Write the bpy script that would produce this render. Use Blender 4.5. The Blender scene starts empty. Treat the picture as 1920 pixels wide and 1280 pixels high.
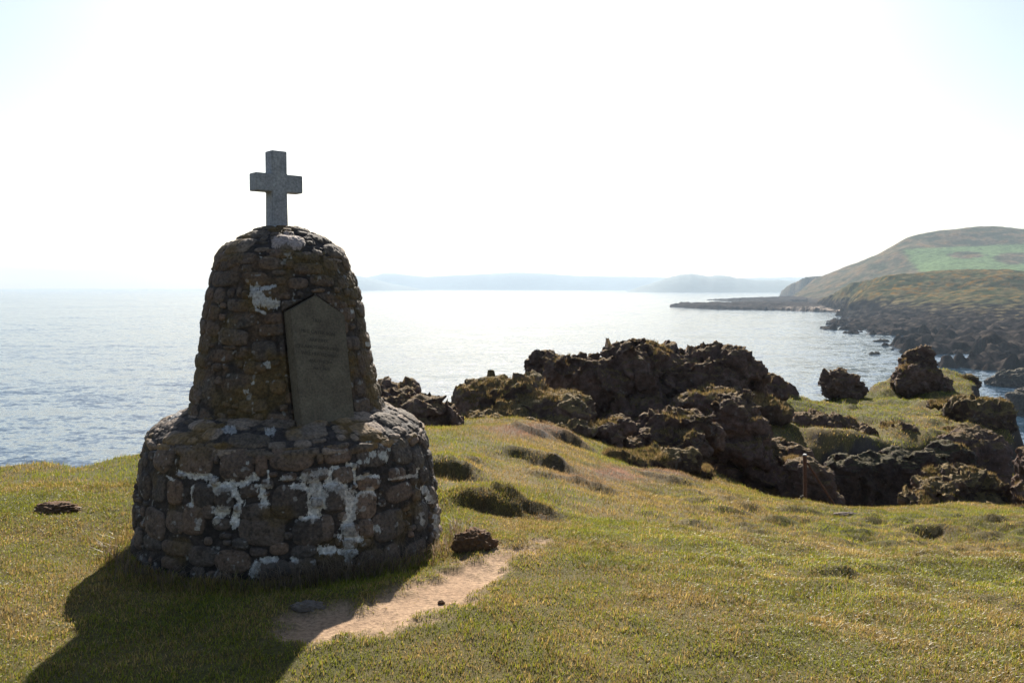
import bpy, bmesh, math, random
import numpy as np
from mathutils import Matrix, Vector

random.seed(7); RNG = np.random.default_rng(7)
S = bpy.context.scene
COL = S.collection

# ------------------------------------------------------------------ camera
F = 1663.0                      # focal length in pixels of a 1920 px wide picture
EYE = 1.6
PITCH = math.atan((640 - 538.5) / F)
ROLL = math.radians(0.10)
fw = np.array([0, math.cos(PITCH), -math.sin(PITCH)])
up0 = np.array([0, math.sin(PITCH), math.cos(PITCH)]); rt0 = np.array([1.0, 0, 0])
RT = rt0 * math.cos(ROLL) + up0 * math.sin(ROLL)
UP = up0 * math.cos(ROLL) - rt0 * math.sin(ROLL)
CAMP = np.array([0, 0, EYE])
cam = bpy.data.cameras.new('camera'); cam.sensor_width = 36; cam.lens = 36 * F / 1920
cam.clip_start = 0.05; cam.clip_end = 60000
co = bpy.data.objects.new('camera', cam); COL.objects.link(co)
co.matrix_world = Matrix(((RT[0], UP[0], -fw[0], 0), (RT[1], UP[1], -fw[1], 0), (RT[2], UP[2], -fw[2], EYE), (0, 0, 0, 1)))
S.camera = co

# ------------------------------------------------------------------ sky, sun, exposure
SUN_EL, SUN_AZ = math.radians(32.0), math.radians(-1.0)      # azimuth clockwise from +Y
w = bpy.data.worlds.new('World'); S.world = w; w.use_nodes = True
nt = w.node_tree; bg = nt.nodes['Background']
sky = nt.nodes.new('ShaderNodeTexSky'); sky.sky_type = 'NISHITA'; sky.sun_disc = False
sky.sun_elevation = SUN_EL; sky.sun_rotation = SUN_AZ
sky.air_density = 1.0; sky.dust_density = 1.1; sky.ozone_density = 1.0; sky.altitude = 10
nt.links.new(sky.outputs[0], bg.inputs[0]); bg.inputs[1].default_value = 0.05
sun = bpy.data.lights.new('sun', 'SUN'); sun.energy = 4.4; sun.angle = math.radians(0.6); sun.color = (1.0, 0.93, 0.82)
so = bpy.data.objects.new('sun', sun); COL.objects.link(so)
sdir = Vector((math.sin(SUN_AZ) * math.cos(SUN_EL), math.cos(SUN_AZ) * math.cos(SUN_EL), math.sin(SUN_EL)))
so.rotation_euler = sdir.to_track_quat('Z', 'Y').to_euler()
S.view_settings.view_transform = 'Standard'; S.view_settings.look = 'None'
S.view_settings.exposure = 1.45; S.view_settings.gamma = 1.0
S.render.engine = 'CYCLES'
S.cycles.volume_bounces = 1; S.cycles.max_bounces = 6; S.cycles.diffuse_bounces = 3; S.cycles.transmission_bounces = 4
S.cycles.use_denoising = True
S.cycles.sample_clamp_indirect = 6.0

SEA = EYE - 24.0; KD = 1.6      # KD stretches the far layout with the height above the sea

# ------------------------------------------------------------------ helpers
def tag(o, label=None, cat=None, group=None, kind=None):
    if label: o['label'] = label
    if cat: o['category'] = cat
    if group: o['group'] = group
    if kind: o['kind'] = kind
    return o

def ray(px, py):
    px = np.asarray(px, float); py = np.asarray(py, float)
    return fw + ((px - 960) / F)[..., None] * RT + ((640 - py) / F)[..., None] * UP

def P(px, py, D):
    """the point at forward distance D (metres along +Y) seen in direction px, py"""
    d = ray(px, py)
    return CAMP + d * (np.asarray(D, float) / d[..., 1])[..., None]

def PS(px, py, z=SEA):
    """the point of the horizontal plane z seen in direction px, py"""
    d = ray(px, py)
    return CAMP + d * ((z - EYE) / d[..., 2])[..., None]

def proj(p):
    q = p - CAMP
    z = q @ fw
    return 960 + F * (q @ RT) / z, 640 - F * (q @ UP) / z

def _h(ix, iy, iz):
    with np.errstate(over='ignore'):
        h = ix.astype(np.uint32) * np.uint32(374761393) + iy.astype(np.uint32) * np.uint32(668265263) + iz.astype(np.uint32) * np.uint32(2147483647 - 1640531)
        h = (h ^ (h >> np.uint32(13))) * np.uint32(1274126177)
        h = (h ^ (h >> np.uint32(16))) * np.uint32(2246822519)
        return h ^ (h >> np.uint32(15))

def vnoise(p):
    f = np.floor(p); i = f.astype(np.int64); t = p - f
    t = t * t * t * (t * (t * 6 - 15) + 10)
    r = 0
    for dx in (0, 1):
        wx = t[:, 0] if dx else 1 - t[:, 0]
        for dy in (0, 1):
            wy = t[:, 1] if dy else 1 - t[:, 1]
            for dz in (0, 1):
                wz = t[:, 2] if dz else 1 - t[:, 2]
                r = r + wx * wy * wz * (_h(i[:, 0] + dx, i[:, 1] + dy, i[:, 2] + dz) / 2147483648.0 - 1)
    return r

def fbm(p, oc=4, gain=.5, seed=0):
    p = np.asarray(p, float) + seed * 17.31
    a, s, r = 1.0, 0, 0
    for k in range(oc):
        r = r + a * vnoise(p * 2 ** k + k * 5.7); s += a; a *= gain
    return r / s

def worley(p, seed=0):
    p = np.asarray(p, float) + seed * 13.7
    i = np.floor(p).astype(np.int64); best = np.full(len(p), 9.0)
    for dx in (-1, 0, 1):
        for dy in (-1, 0, 1):
            for dz in (-1, 0, 1):
                c = i + np.array([dx, dy, dz])
                h = _h(c[:, 0], c[:, 1], c[:, 2]); h2 = _h(c[:, 1] + 91, c[:, 2], c[:, 0]); h3 = _h(c[:, 2], c[:, 0] + 57, c[:, 1])
                q = c + np.stack([h, h2, h3], 1) / 4294967296.0 - p
                best = np.minimum(best, (q * q).sum(1))
    return np.sqrt(best)

def cells(p, seed=0):
    """a random value per irregular cell: steps and flat faces"""
    p = np.asarray(p, float) + seed * 9.1
    i = np.floor(p).astype(np.int64); best = np.full(len(p), 9.0); val = np.zeros(len(p)); tilt = np.zeros(len(p))
    for dx in (-1, 0, 1):
        for dy in (-1, 0, 1):
            for dz in (-1, 0, 1):
                c = i + np.array([dx, dy, dz])
                h = _h(c[:, 0], c[:, 1], c[:, 2]); h2 = _h(c[:, 1] + 91, c[:, 2], c[:, 0]); h3 = _h(c[:, 2], c[:, 0] + 57, c[:, 1])
                e = c + np.stack([h, h2, h3], 1) / 4294967296.0 - p; d = (e * e).sum(1); k = d < best
                best[k] = d[k]; val[k] = (h2[k] % 1000) / 500.0 - 1
                nv = np.stack([(h % 997) / 498.5 - 1, (h2 % 991) / 495.5 - 1, (h3 % 983) / 491.5 - 1], 1); tilt[k] = (e * nv).sum(1)[k]
    return val + 1.6 * tilt

def sstep(a, b, x):
    t = np.clip((x - a) / (b - a), 0, 1); return t * t * (3 - 2 * t)

def lerp(a, b, t):
    return np.asarray(a) * (1 - t)[:, None] + np.asarray(b) * t[:, None]

def mesh_np(name, verts, faces, smooth=True, cols=None, mat=None, parent=None, kind=None, loopcount=None):
    """faces: (n,k) array, or a flat index array together with loopcount"""
    me = bpy.data.meshes.new(name)
    verts = np.ascontiguousarray(verts, np.float32)
    if loopcount is None:
        loopcount = np.full(len(faces), faces.shape[1], np.int32)
    flat = np.ascontiguousarray(faces, np.int32).ravel()
    me.vertices.add(len(verts)); me.vertices.foreach_set('co', verts.ravel())
    me.loops.add(len(flat)); me.loops.foreach_set('vertex_index', flat)
    me.polygons.add(len(loopcount))
    st = np.concatenate([[0], np.cumsum(loopcount)[:-1]]).astype(np.int32)
    me.polygons.foreach_set('loop_start', st)
    me.polygons.foreach_set('use_smooth', np.full(len(loopcount), smooth, bool))
    me.update(calc_edges=True)
    if cols is not None:
        a = me.attributes.new('Col', 'FLOAT_COLOR', 'POINT')
        c = np.ones((len(verts), 4), np.float32); c[:, :cols.shape[1]] = cols
        a.data.foreach_set('color', c.ravel())
    o = bpy.data.objects.new(name, me); COL.objects.link(o)
    if mat: me.materials.append(mat)
    if parent: o.parent = parent
    if kind: o['kind'] = kind
    return o

def grid_faces(n, m, wrap=False):
    """n rows by m columns, row-major; wrap joins the last column to the first"""
    r = np.arange(n - 1)[:, None]; c = np.arange(m if wrap else m - 1)[None, :]
    c2 = (c + 1) % m
    return np.stack([r * m + c, r * m + c2, (r + 1) * m + c2, (r + 1) * m + c], -1).reshape(-1, 4)

class TPS:
    """smooth surface through scattered points (multiquadric)"""
    def __init__(s, xy, z, c):
        s.xy = np.asarray(xy, float); s.c = c
        n = len(z); A = np.zeros((n + 3, n + 3))
        A[:n, :n] = s.k(s.xy); A[:n, :n] += np.eye(n) * 1e-6
        A[:n, n] = 1; A[:n, n + 1:] = s.xy; A[n, :n] = 1; A[n + 1:, :n] = s.xy.T
        s.w = np.linalg.solve(A, np.concatenate([z, [0, 0, 0]]))
    def k(s, q):
        d = q[:, None, :] - s.xy[None]; return -np.sqrt((d * d).sum(-1) + s.c * s.c)
    def __call__(s, q):
        out = np.empty(len(q))
        for a in range(0, len(q), 50000):
            b = q[a:a + 50000]
            out[a:a + 50000] = s.k(b) @ s.w[:-3] + s.w[-3] + b @ s.w[-2:]
        return out

def poly_sd(q, poly):
    """signed distance to a polygon, negative inside"""
    d = np.full(len(q), 1e18); ins = np.zeros(len(q), bool); n = len(poly)
    for i in range(n):
        a, b = poly[i], poly[(i + 1) % n]; e = b - a; v = q - a
        t = np.clip((v @ e) / (e @ e), 0, 1); r = v - t[:, None] * e
        d = np.minimum(d, (r * r).sum(1))
        if a[1] != b[1]:
            ins ^= ((a[1] > q[:, 1]) != (b[1] > q[:, 1])) & (q[:, 0] < (b[0] - a[0]) * (q[:, 1] - a[1]) / (b[1] - a[1]) + a[0])
    d = np.sqrt(d); return np.where(ins, -d, d)

def seg_dist(q, pts):
    """distance to an open polyline, and the place along it 0..1"""
    d = np.full(len(q), 1e18)
    pts = np.asarray(pts, float)
    if len(pts) == 1: return np.sqrt(((q - pts[0]) ** 2).sum(1))
    for a, b in zip(pts[:-1], pts[1:]):
        e = b - a; v = q - a; t = np.clip((v @ e) / (e @ e + 1e-12), 0, 1); r = v - t[:, None] * e
        d = np.minimum(d, (r * r).sum(1))
    return np.sqrt(d)

# ------------------------------------------------------------------ materials
def new_mat(name):
    m = bpy.data.materials.new(name); m.use_nodes = True
    n = m.node_tree.nodes; return m, n, m.node_tree.links, n['Principled BSDF']

def nd(n, t, **kw):
    x = n.new(t)
    for k, v in kw.items(): setattr(x, k, v)
    return x

def noise(n, l, scale, detail=4, rough=.55, co=None, obj=False):
    x = n.new('ShaderNodeTexNoise'); x.inputs['Scale'].default_value = scale
    x.inputs['Detail'].default_value = detail; x.inputs['Roughness'].default_value = rough
    if co: l.new(co, x.inputs['Vector'])
    return x

def ramp(n, l, src, stops):
    r = n.new('ShaderNodeValToRGB'); e = r.color_ramp.elements
    while len(e) < len(stops): e.new(.5)
    for k, (p, c) in enumerate(stops):
        e[k].position = p; e[k].color = (*c, 1) if len(c) == 3 else c
    l.new(src, r.inputs[0]); return r

def mix(n, l, fac, a, b, mode='MIX'):
    x = n.new('ShaderNodeMix'); x.data_type = 'RGBA'; x.blend_type = mode
    if isinstance(fac, float): x.inputs[0].default_value = fac
    else: l.new(fac, x.inputs[0])
    for s, v in ((6, a), (7, b)):
        if isinstance(v, tuple): x.inputs[s].default_value = (*v, 1)
        else: l.new(v, x.inputs[s])
    return x.outputs[2]

def bump(n, l, h, strength, dist, normal=None):
    b = n.new('ShaderNodeBump'); b.inputs['Strength'].default_value = strength; b.inputs['Distance'].default_value = dist
    l.new(h, b.inputs['Height'])
    if normal: l.new(normal, b.inputs['Normal'])
    return b.outputs[0]

def mat_col(name, scale, amp, rough=.85, bump_d=.01, bscale=None, spec=.3):
    """vertex colour with a fine procedural mottling and grain"""
    m, n, l, p = new_mat(name)
    a = nd(n, 'ShaderNodeAttribute', attribute_name='Col'); g = n.new('ShaderNodeNewGeometry')
    x = noise(n, l, scale, 5, .65, g.outputs['Position'])
    r = ramp(n, l, x.outputs[0], [(.3, (1 - amp,) * 3), (.7, (1 + amp,) * 3)])
    l.new(mix(n, l, 1.0, a.outputs[0], r.outputs[0], 'MULTIPLY'), p.inputs['Base Color'])
    p.inputs['Roughness'].default_value = rough; p.inputs['Specular IOR Level'].default_value = spec
    if bump_d:
        y = noise(n, l, bscale or scale * 1.7, 5, .65, g.outputs['Position'])
        l.new(bump(n, l, y.outputs[0], .8, bump_d), p.inputs['Normal'])
    return m

def mat_rock(name, dark, light, moss, moss_amt, size=1.0, lichen=.5):
    m, n, l, p = new_mat(name)
    g = n.new('ShaderNodeNewGeometry'); pos = g.outputs['Position']
    a = noise(n, l, 1.1 / size, 6, .65, pos)
    base = ramp(n, l, a.outputs[0], [(.32, dark), (.52, tuple((d + q) / 2 for d, q in zip(dark, light))), (.72, light)])
    b = noise(n, l, 9 / size, 5, .7, pos)
    rb = ramp(n, l, b.outputs[0], [(.3, (.45,) * 3), (.5, (1,) * 3), (.75, (1.7,) * 3)])
    c = mix(n, l, 1.0, base.outputs[0], rb.outputs[0], 'MULTIPLY')
    v = nd(n, 'ShaderNodeTexVoronoi', feature='F1'); v.inputs['Scale'].default_value = 4.2 / size; l.new(pos, v.inputs['Vector'])
    rust = noise(n, l, 2.3 / size, 3, .5, pos)
    rr = ramp(n, l, rust.outputs[0], [(.56, (0, 0, 0)), (.70, (.5,) * 3)])
    c = mix(n, l, rr.outputs[0], c, (.095, .048, .026))
    li = noise(n, l, 5.5 / size, 4, .6, pos)
    rl = ramp(n, l, li.outputs[0], [(.62, (0, 0, 0)), (.68, (lichen,) * 3)])
    c = mix(n, l, rl.outputs[0], c, (.24, .215, .19))
    sep = n.new('ShaderNodeSeparateXYZ'); l.new(g.outputs['Normal'], sep.inputs[0])
    mo = noise(n, l, 2.0 / size, 5, .7, pos)
    ad = nd(n, 'ShaderNodeMath', operation='MULTIPLY_ADD'); l.new(mo.outputs[0], ad.inputs[0]); ad.inputs[1].default_value = 1.1; l.new(sep.outputs[2], ad.inputs[2])
    th = 1.6 - moss_amt
    rm = ramp(n, l, ad.outputs[0], [(0, (0, 0, 0)), (1, (1, 1, 1))])
    sc = nd(n, 'ShaderNodeMapRange'); l.new(ad.outputs[0], sc.inputs[0]); sc.inputs[1].default_value = th - .15; sc.inputs[2].default_value = th + .12
    mg = noise(n, l, 14 / size, 4, .7, pos)
    mc = ramp(n, l, mg.outputs[0], [(.3, tuple(q * .5 for q in moss)), (.7, tuple(q * 1.5 for q in moss))])
    n.remove(rm)
    c = mix(n, l, sc.outputs[0], c, mc.outputs[0])
    l.new(c, p.inputs['Base Color'])
    p.inputs['Roughness'].default_value = .9; p.inputs['Specular IOR Level'].default_value = .25
    h = noise(n, l, 12 / size, 7, .7, pos)
    l.new(bump(n, l, h.outputs[0], 1.0, .09 * size), p.inputs['Normal'])
    return m

M_ROCK = mat_rock('weathered_rock', (.048, .029, .023), (.205, .130, .102), (.160, .105, .048), .32)
M_ROCK_MOSSY = mat_rock('mossy_rock', (.038, .025, .019), (.165, .110, .082), (.185, .130, .055), .60)
M_ROCK_SHADED = mat_rock('shaded_cliff_rock', (.030, .019, .015), (.095, .062, .048), (.08, .065, .03), .34)  # darker copy of the rock, the cliff's shade put into its colour
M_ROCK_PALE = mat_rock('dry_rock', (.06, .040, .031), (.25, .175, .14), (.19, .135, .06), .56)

m, n, l, p = new_mat('grass_blade')
a = nd(n, 'ShaderNodeAttribute', attribute_name='Col')
l.new(a.outputs[0], p.inputs['Base Color']); p.inputs['Roughness'].default_value = .46; p.inputs['Specular IOR Level'].default_value = .32
tr = n.new('ShaderNodeBsdfTranslucent'); l.new(a.outputs[0], tr.inputs[0])
ms = n.new('ShaderNodeMixShader'); ms.inputs[0].default_value = .45
l.new(p.outputs[0], ms.inputs[1]); l.new(tr.outputs[0], ms.inputs[2])
l.new(ms.outputs[0], n['Material Output'].inputs[0]); M_BLADE = m
M_GROUND = mat_col('turf_and_soil', 40, .45, .95, .012, 70, .15)
M_STONE = mat_col('cairn_stone', 55, .5, .85, .006, 130, .3)
M_COAST = mat_col('coast', .16, .6, .95, 1.2, .25, 0.0)
M_HILL = mat_col('far_hill', .02, .3, .95, 0)

# water
m, n, l, p = new_mat('sea_water')
p.inputs['Base Color'].default_value = (.024, .052, .085, 1); p.inputs['Roughness'].default_value = .11; p.inputs['IOR'].default_value = 1.33
g = n.new('ShaderNodeNewGeometry')
acc = None
for sc, st, amp in ((1.6, 1.0, .38), (.42, .8, .40), (.10, .55, .26), (.018, .35, .15)):
    mp = n.new('ShaderNodeMapping'); mp.inputs['Scale'].default_value = (sc * st, sc, sc); l.new(g.outputs['Position'], mp.inputs[0])
    t = noise(n, l, 1.0, 2, .5, mp.outputs[0])
    s_ = nd(n, 'ShaderNodeVectorMath', operation='SUBTRACT'); l.new(t.outputs['Color'], s_.inputs[0]); s_.inputs[1].default_value = (.5, .5, .5)
    k_ = nd(n, 'ShaderNodeVectorMath', operation='MULTIPLY'); l.new(s_.outputs[0], k_.inputs[0]); k_.inputs[1].default_value = (amp, amp * 1.2, 0)
    if acc is None: acc = k_.outputs[0]
    else:
        ad = nd(n, 'ShaderNodeVectorMath', operation='ADD'); l.new(acc, ad.inputs[0]); l.new(k_.outputs[0], ad.inputs[1]); acc = ad.outputs[0]
ad = nd(n, 'ShaderNodeVectorMath', operation='ADD'); l.new(acc, ad.inputs[0]); ad.inputs[1].default_value = (0, 0, 1)
nn = nd(n, 'ShaderNodeVectorMath', operation='NORMALIZE'); l.new(ad.outputs[0], nn.inputs[0])
l.new(nn.outputs[0], p.inputs['Normal']); M_SEA = m

# ------------------------------------------------------------------ the sea
FAR = 10500.0
sx = np.array([-5400, 6400.0]); sy = np.array([-60.0, FAR])
mesh_np('sea', np.array([[sx[0], sy[0], SEA], [sx[1], sy[0], SEA], [sx[1], sy[1], SEA], [sx[0], sy[1], SEA]]), np.array([[0, 1, 2, 3]]), False, None, M_SEA, kind='structure')

# ------------------------------------------------------------------ near ground: one height field
def W(px, D): return [(px - 960) / F * D, D]
ctrl = []
for x, y, z in ((0, 0, 0), (-3, 0, .03), (3, 0, 0), (-8, 1, .05), (8, 1, -.15), (0, -10, .2), (-15, -10, .4), (15, -10, -.4), (-2.5, 3.7, 0), (0, 3.7, 0),
                (2.3, 3.7, 0), (-1.5, 5.9, 0), (-3, 5.9, .0), (-.4, 5.9, -.01), (-1.5, 7.4, -.02), (-12, 5, .1), (20, 4, -1.6), (-1.5, 4.7, 0)):
    ctrl.append((x, y, z))
for px, py, D in ((0, 874, 7.9), (130, 876, 7.9), (255, 860, 8.3), (700, 800, 12), (790, 806, 11), (900, 800, 11.6), (960, 800, 12.2), (860, 800, 13.0), (1000, 790, 14),
                  (900, 900, 7.9), (1000, 960, 7.0), (1100, 850, 12), (1100, 900, 9.5), (1280, 893, 12.2), (1280, 960, 8.2), (1400, 928, 12.8), (1300, 1050, 5.5),
                  (1510, 951, 14), (1600, 968, 14.3), (1700, 952, 14), (1800, 946, 14), (1920, 958, 13.5), (2200, 985, 12.5), (1600, 1100, 5), (1600, 1025, 8), (1850, 1060, 6), (1850, 990, 9.5),
                  (1120, 830, 14.5), (1200, 850, 15), (1300, 880, 16),
                  # gully
                  (1330, 935, 16.5), (1420, 965, 16.6), (1520, 985, 16.6), (1620, 1010, 16.6), (1720, 1040, 16.8),
                  # promontory
                  (1385, 705, 24), (1385, 745, 21), (1460, 745, 26), (1490, 750, 27.5), (1490, 790, 22), (1560, 747, 28), (1620, 744, 28.5), (1570, 790, 22), (1680, 722, 29.5),
                  (1750, 722, 29), (1795, 702, 31), (1830, 722, 31), (1640, 765, 25), (1740, 770, 24.5), (1820, 770, 25), (1500, 830, 19), (1570, 815, 20), (1650, 815, 20), (1760, 810, 20.5), (1850, 800, 22),
                  (1480, 850, 18.2), (1560, 842, 18.8), (1660, 848, 19.0), (1760, 846, 19.4), (1860, 880, 19.6), (1480, 930, 17.3), (1560, 965, 17.9), (1660, 985, 18.1), (1760, 985, 18.4), (1250, 800, 20), (1150, 790, 21), (1050, 790, 21)):
    ctrl.append(tuple(P(px, py, D)))
ctrl = np.array(ctrl)
tps = TPS(ctrl[:, :2], ctrl[:, 2], .8)
land = np.array([W(-60, 7.7), W(0, 7.95), W(70, 8.15), W(130, 7.9), W(185, 8.1), W(255, 8.5), W(400, 9.5), W(600, 12), W(720, 14.2), W(850, 17), W(985, 23), W(1150, 25), W(1350, 26.6), W(1440, 27.2), W(1500, 27.8),
                 W(1620, 28.9), W(1700, 31.2), W(1800, 32.2), W(1829, 31), W(1815, 28.2), W(1893, 25), W(1893, 21.5), W(1885, 19.4), W(1790, 17.4), W(1690, 16.4), W(1700, 15.4), W(1800, 14.7),
                 W(1900, 14.2), W(2150, 13.3), [12, 11.5], [22, 9], [26, 0], [22, -16], [-22, -16], [-24, 0], [-10, 6.3], [-6.5, 7.3]])
az = np.concatenate([np.radians(np.linspace(-40, 40, 680)), np.radians(np.linspace(40, 320, 90))[1:-1]])
nr = 640
rr = .35 * (46 / .35) ** np.linspace(0, 1, nr)
GX = rr[:, None] * np.sin(az)[None]; GY = rr[:, None] * np.cos(az)[None]
q = np.stack([GX.ravel(), GY.ravel()], 1)
q3 = np.concatenate([q, np.zeros((len(q), 1))], 1)
sd = poly_sd(q, land)
sdn = sd + .35 * fbm(q3 * 1.1, 4, seed=3) * sstep(8.5, 12, q[:, 1])+ .06 * fbm(q3 * 3, 3, seed=4)
z = tps(q)
# turf bumps
slope_m = sstep(.2, 1.2, -z) * .6 + sstep(0, 3, q[:, 0]) * .5
tuss = fbm(q3 * 3.2, 4, seed=1); tuss2 = worley(q3 * np.array([4.2, 5.0, 1]), seed=2)
rgh = .35 + .65 * np.clip(slope_m, 0, 1)
hum = np.clip(slope_m, 0, 1) * sstep(4.0, 5.0, q[:, 1]) * sstep(13, 9, q[:, 1])
z += hum * (.08 * fbm(q3 * np.array([1.9, 2.6, 1]), 3, .6, seed=15) + .14 * (.5 - worley(q3 * np.array([2.3, 3.4, 1]), seed=12)))
z += sstep(15, 17, q[:, 1]) * (.22 * fbm(q3 * 1.1, 4, .6, seed=17) + .10 * (.5 - worley(q3 * 1.6, seed=18)))
z += .022 * tuss * rgh * 1.6 + .05 * fbm(q3 * .8, 2, seed=9) + rgh * .045 * np.clip(.55 - tuss2, 0, 1)
# banks of bare earth facing the camera: px, depth, half width, height, run-out behind
soil = np.zeros(len(q))
for px, D, hw, h, back in ((845, 8.0, .27, .17, .9), (925, 6.95, .26, .17, .7), (955, 7.1, .10, .06, .3), (1015, 7.05, .22, .11, .5), (990, 9.9, .34, .10, .7), (1052, 9.9, .16, .09, .4), (1010, 9.0, .16, .05, .4),
                           (1000, 12.2, .28, .12, .6), (1060, 12.6, .36, .14, .6), (1110, 9.0, .30, .06, .4), (1255, 11.3, .45, .08, .5), (1800, 9.0, .30, .07, .6), (1840, 8.9, .2, .07, .6), (1865, 8.2, .14, .06, .4), (1880, 9.8, .18, .07, .4),
                           (1330, 7.4, .16, .05, .4), (1595, 5.35, .13, .05, .3), (1420, 7.6, .2, .05, .4), (880, 8.7, .15, .05, .4)):
    c = np.array(W(px, D)); v = q - c
    dy = v[:, 1] + .22 * fbm(q3 * 3.2, 4, .6, seed=int(px)); dx = (v[:, 0] + .16 * fbm(q3 * 2.7, 3, seed=int(px) + 1)) / hw
    lat = np.exp(-(np.abs(dx) ** 2.4)) * np.clip(.85 + .6 * fbm(q3 * 5, 3, seed=int(px) + 2), 0, 1.2)
    face = sstep(-.10, .07, dy)
    z += h * lat * face * np.exp(-np.clip(dy, 0, 9) ** 2 / back ** 2) - .25 * h * lat * np.exp(-((dy + .18) / .2) ** 2)
    soil = np.maximum(soil, np.minimum(1, h / .12) * lat * np.exp(-((dy + .03) / .15) ** 2) * np.clip(.75 + fbm(q3 * 7, 3, seed=5), 0, 1))
# worn path round the cairn
path_pts = [PS(*a, z=0)[:2] for a in ((590, 1168), (690, 1160), (780, 1126), (860, 1088), (930, 1050), (995, 1010), (1010, 990))]
pd = seg_dist(q, path_pts)
pw = .16 + .06 * fbm(q3 * 5, 3, seed=21)
path_m = sstep(.12, -.10, pd - pw + .16 * fbm(q3 * 9, 4, .65, seed=22) - .02 * np.exp(-((q[:, 0] + .55) / .4) ** 2) + .14 * sstep(-.25, .1, q[:, 0]) + .10 * sstep(-1.0, -1.5, q[:, 0]))
z -= .035 * path_m
# hollow all round the foot of the cairn
CX, CY = -1.475, 5.89
rc = np.hypot(q[:, 0] - CX, q[:, 1] - CY)
z -= .05 * np.exp(-((rc - 1.12) / .22) ** 2)
# cliffs down to the sea
drop = np.clip(sdn, 0, None)
z -= 3.4 * np.clip(drop - .12, 0, None) + 1.2 * np.clip(drop, 0, .5) ** 2
cl = sstep(.05, .6, drop)
z += cl * (.5 * fbm(q3 * 1.3, 4, seed=6))
z = np.maximum(z, SEA - .9)
GZ = z.reshape(nr, -1)
# colours
b1 = fbm(q3 * .8, 4, .6, seed=31) * 1.25 ; b2 = fbm(q3 * 2.4, 4, seed=32)
straw = np.clip(.5 + .9 * b1 + .55 * b2, 0, 1)
gx, gy = proj(np.stack([q[:, 0], q[:, 1], z], 1) + 0) if True else None
vis = q[:, 1] > 1
gx = np.where(vis, gx, -999); gy = np.where(vis, gy, -999)
def spot(px, py, rx, ry): return np.exp(-(((gx - px) / rx) ** 2 + ((gy - py) / ry) ** 2))
straw = np.clip(straw + .45 * spot(1400, 1090, 260, 70) + .5 * spot(1290, 905, 160, 30) - .6 * spot(870, 835, 110, 30) - .35 * spot(1600, 985, 200, 20) - .4 * spot(1560, 755, 150, 25) + .4 * spot(1060, 800, 120, 25) - .15 * spot(250, 900, 200, 60) + .25 * spot(1500, 810, 200, 30), 0, 1)
heath = np.clip(spot(1180, 890, 125, 17) * 1.4 + spot(1000, 806, 110, 16) * 1.1 + spot(1500, 780, 60, 8) * .3, 0, 1) * (.5 + .5 * sstep(-.3, .3, b2))
gcol = lerp((.070, .066, .020), (.125, .090, .034), straw)
gcol = lerp(gcol, np.array([.13, .085, .06]), heath * .7)
gcol = lerp(gcol, np.array([.05, .032, .018]), soil)
pcol = lerp(np.array([.44, .30, .19]), np.array([.28, .18, .11]), np.clip(.5 + .8 * b2, 0, 1))
gcol = lerp(gcol, np.array([.2, .14, .085]), np.clip(path_m * 3, 0, 1) * .5)
gcol = lerp(gcol, 0, np.zeros(len(q))) if False else gcol
gcol = gcol * (1 - path_m[:, None]) + pcol * path_m[:, None]
# bare rock where it is steep
dzr = np.gradient(GZ, axis=0) / np.gradient(rr)[:, None]
ang = np.unwrap(az); dza = np.gradient(GZ, axis=1) / (np.gradient(ang)[None] * rr[:, None])
steep = np.hypot(dzr, dza).ravel()
rockm = sstep(.75, 1.15, steep + .25 * b2) * sstep(8.6, 11, rr.repeat(len(az)))
rcol = lerp(np.array([.03, .022, .018]), np.array([.10, .078, .062]), np.clip(.5 + fbm(q3 * 4 + z[:, None] * 3, 4, seed=40), 0, 1))
gcol = gcol * (1 - rockm[:, None]) + rcol * rockm[:, None]
f = grid_faces(nr, len(az), True)
inner = np.arange(len(az))
gv = np.stack([q[:, 0], q[:, 1], z], 1)
gv = np.concatenate([gv, [[0, 0, float(GZ[0].mean())]]]); gcol = np.concatenate([gcol, [[.08, .07, .03]]])
cap = np.stack([np.roll(inner, -1), inner, np.full(len(az), len(gv) - 1)], 1)
flat = np.concatenate([f.ravel(), cap.ravel()]); lc = np.concatenate([np.full(len(f), 4), np.full(len(cap), 3)]).astype(np.int32)
ground = mesh_np('ground', gv, flat, True, np.clip(gcol, .004, 1), M_GROUND, kind='structure', loopcount=lc)

NAZ = 680; AZ0, AZ1 = math.radians(-40), math.radians(40)
def gsample(arr, x, y):
    """bilinear lookup of a per-vertex ground value in the front sector"""
    A = arr.reshape(nr, -1)
    i = np.log(np.hypot(x, y) / .35) / math.log(46 / .35) * (nr - 1); j = (np.arctan2(x, y) - AZ0) / (AZ1 - AZ0) * (NAZ - 1)
    i = np.clip(i, 0, nr - 1.001); j = np.clip(j, 0, NAZ - 1.001)
    i0 = i.astype(int); j0 = j.astype(int); a = i - i0; b = j - j0
    return A[i0, j0] * (1 - a) * (1 - b) + A[i0 + 1, j0] * a * (1 - b) + A[i0, j0 + 1] * (1 - a) * b + A[i0 + 1, j0 + 1] * a * b

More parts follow.
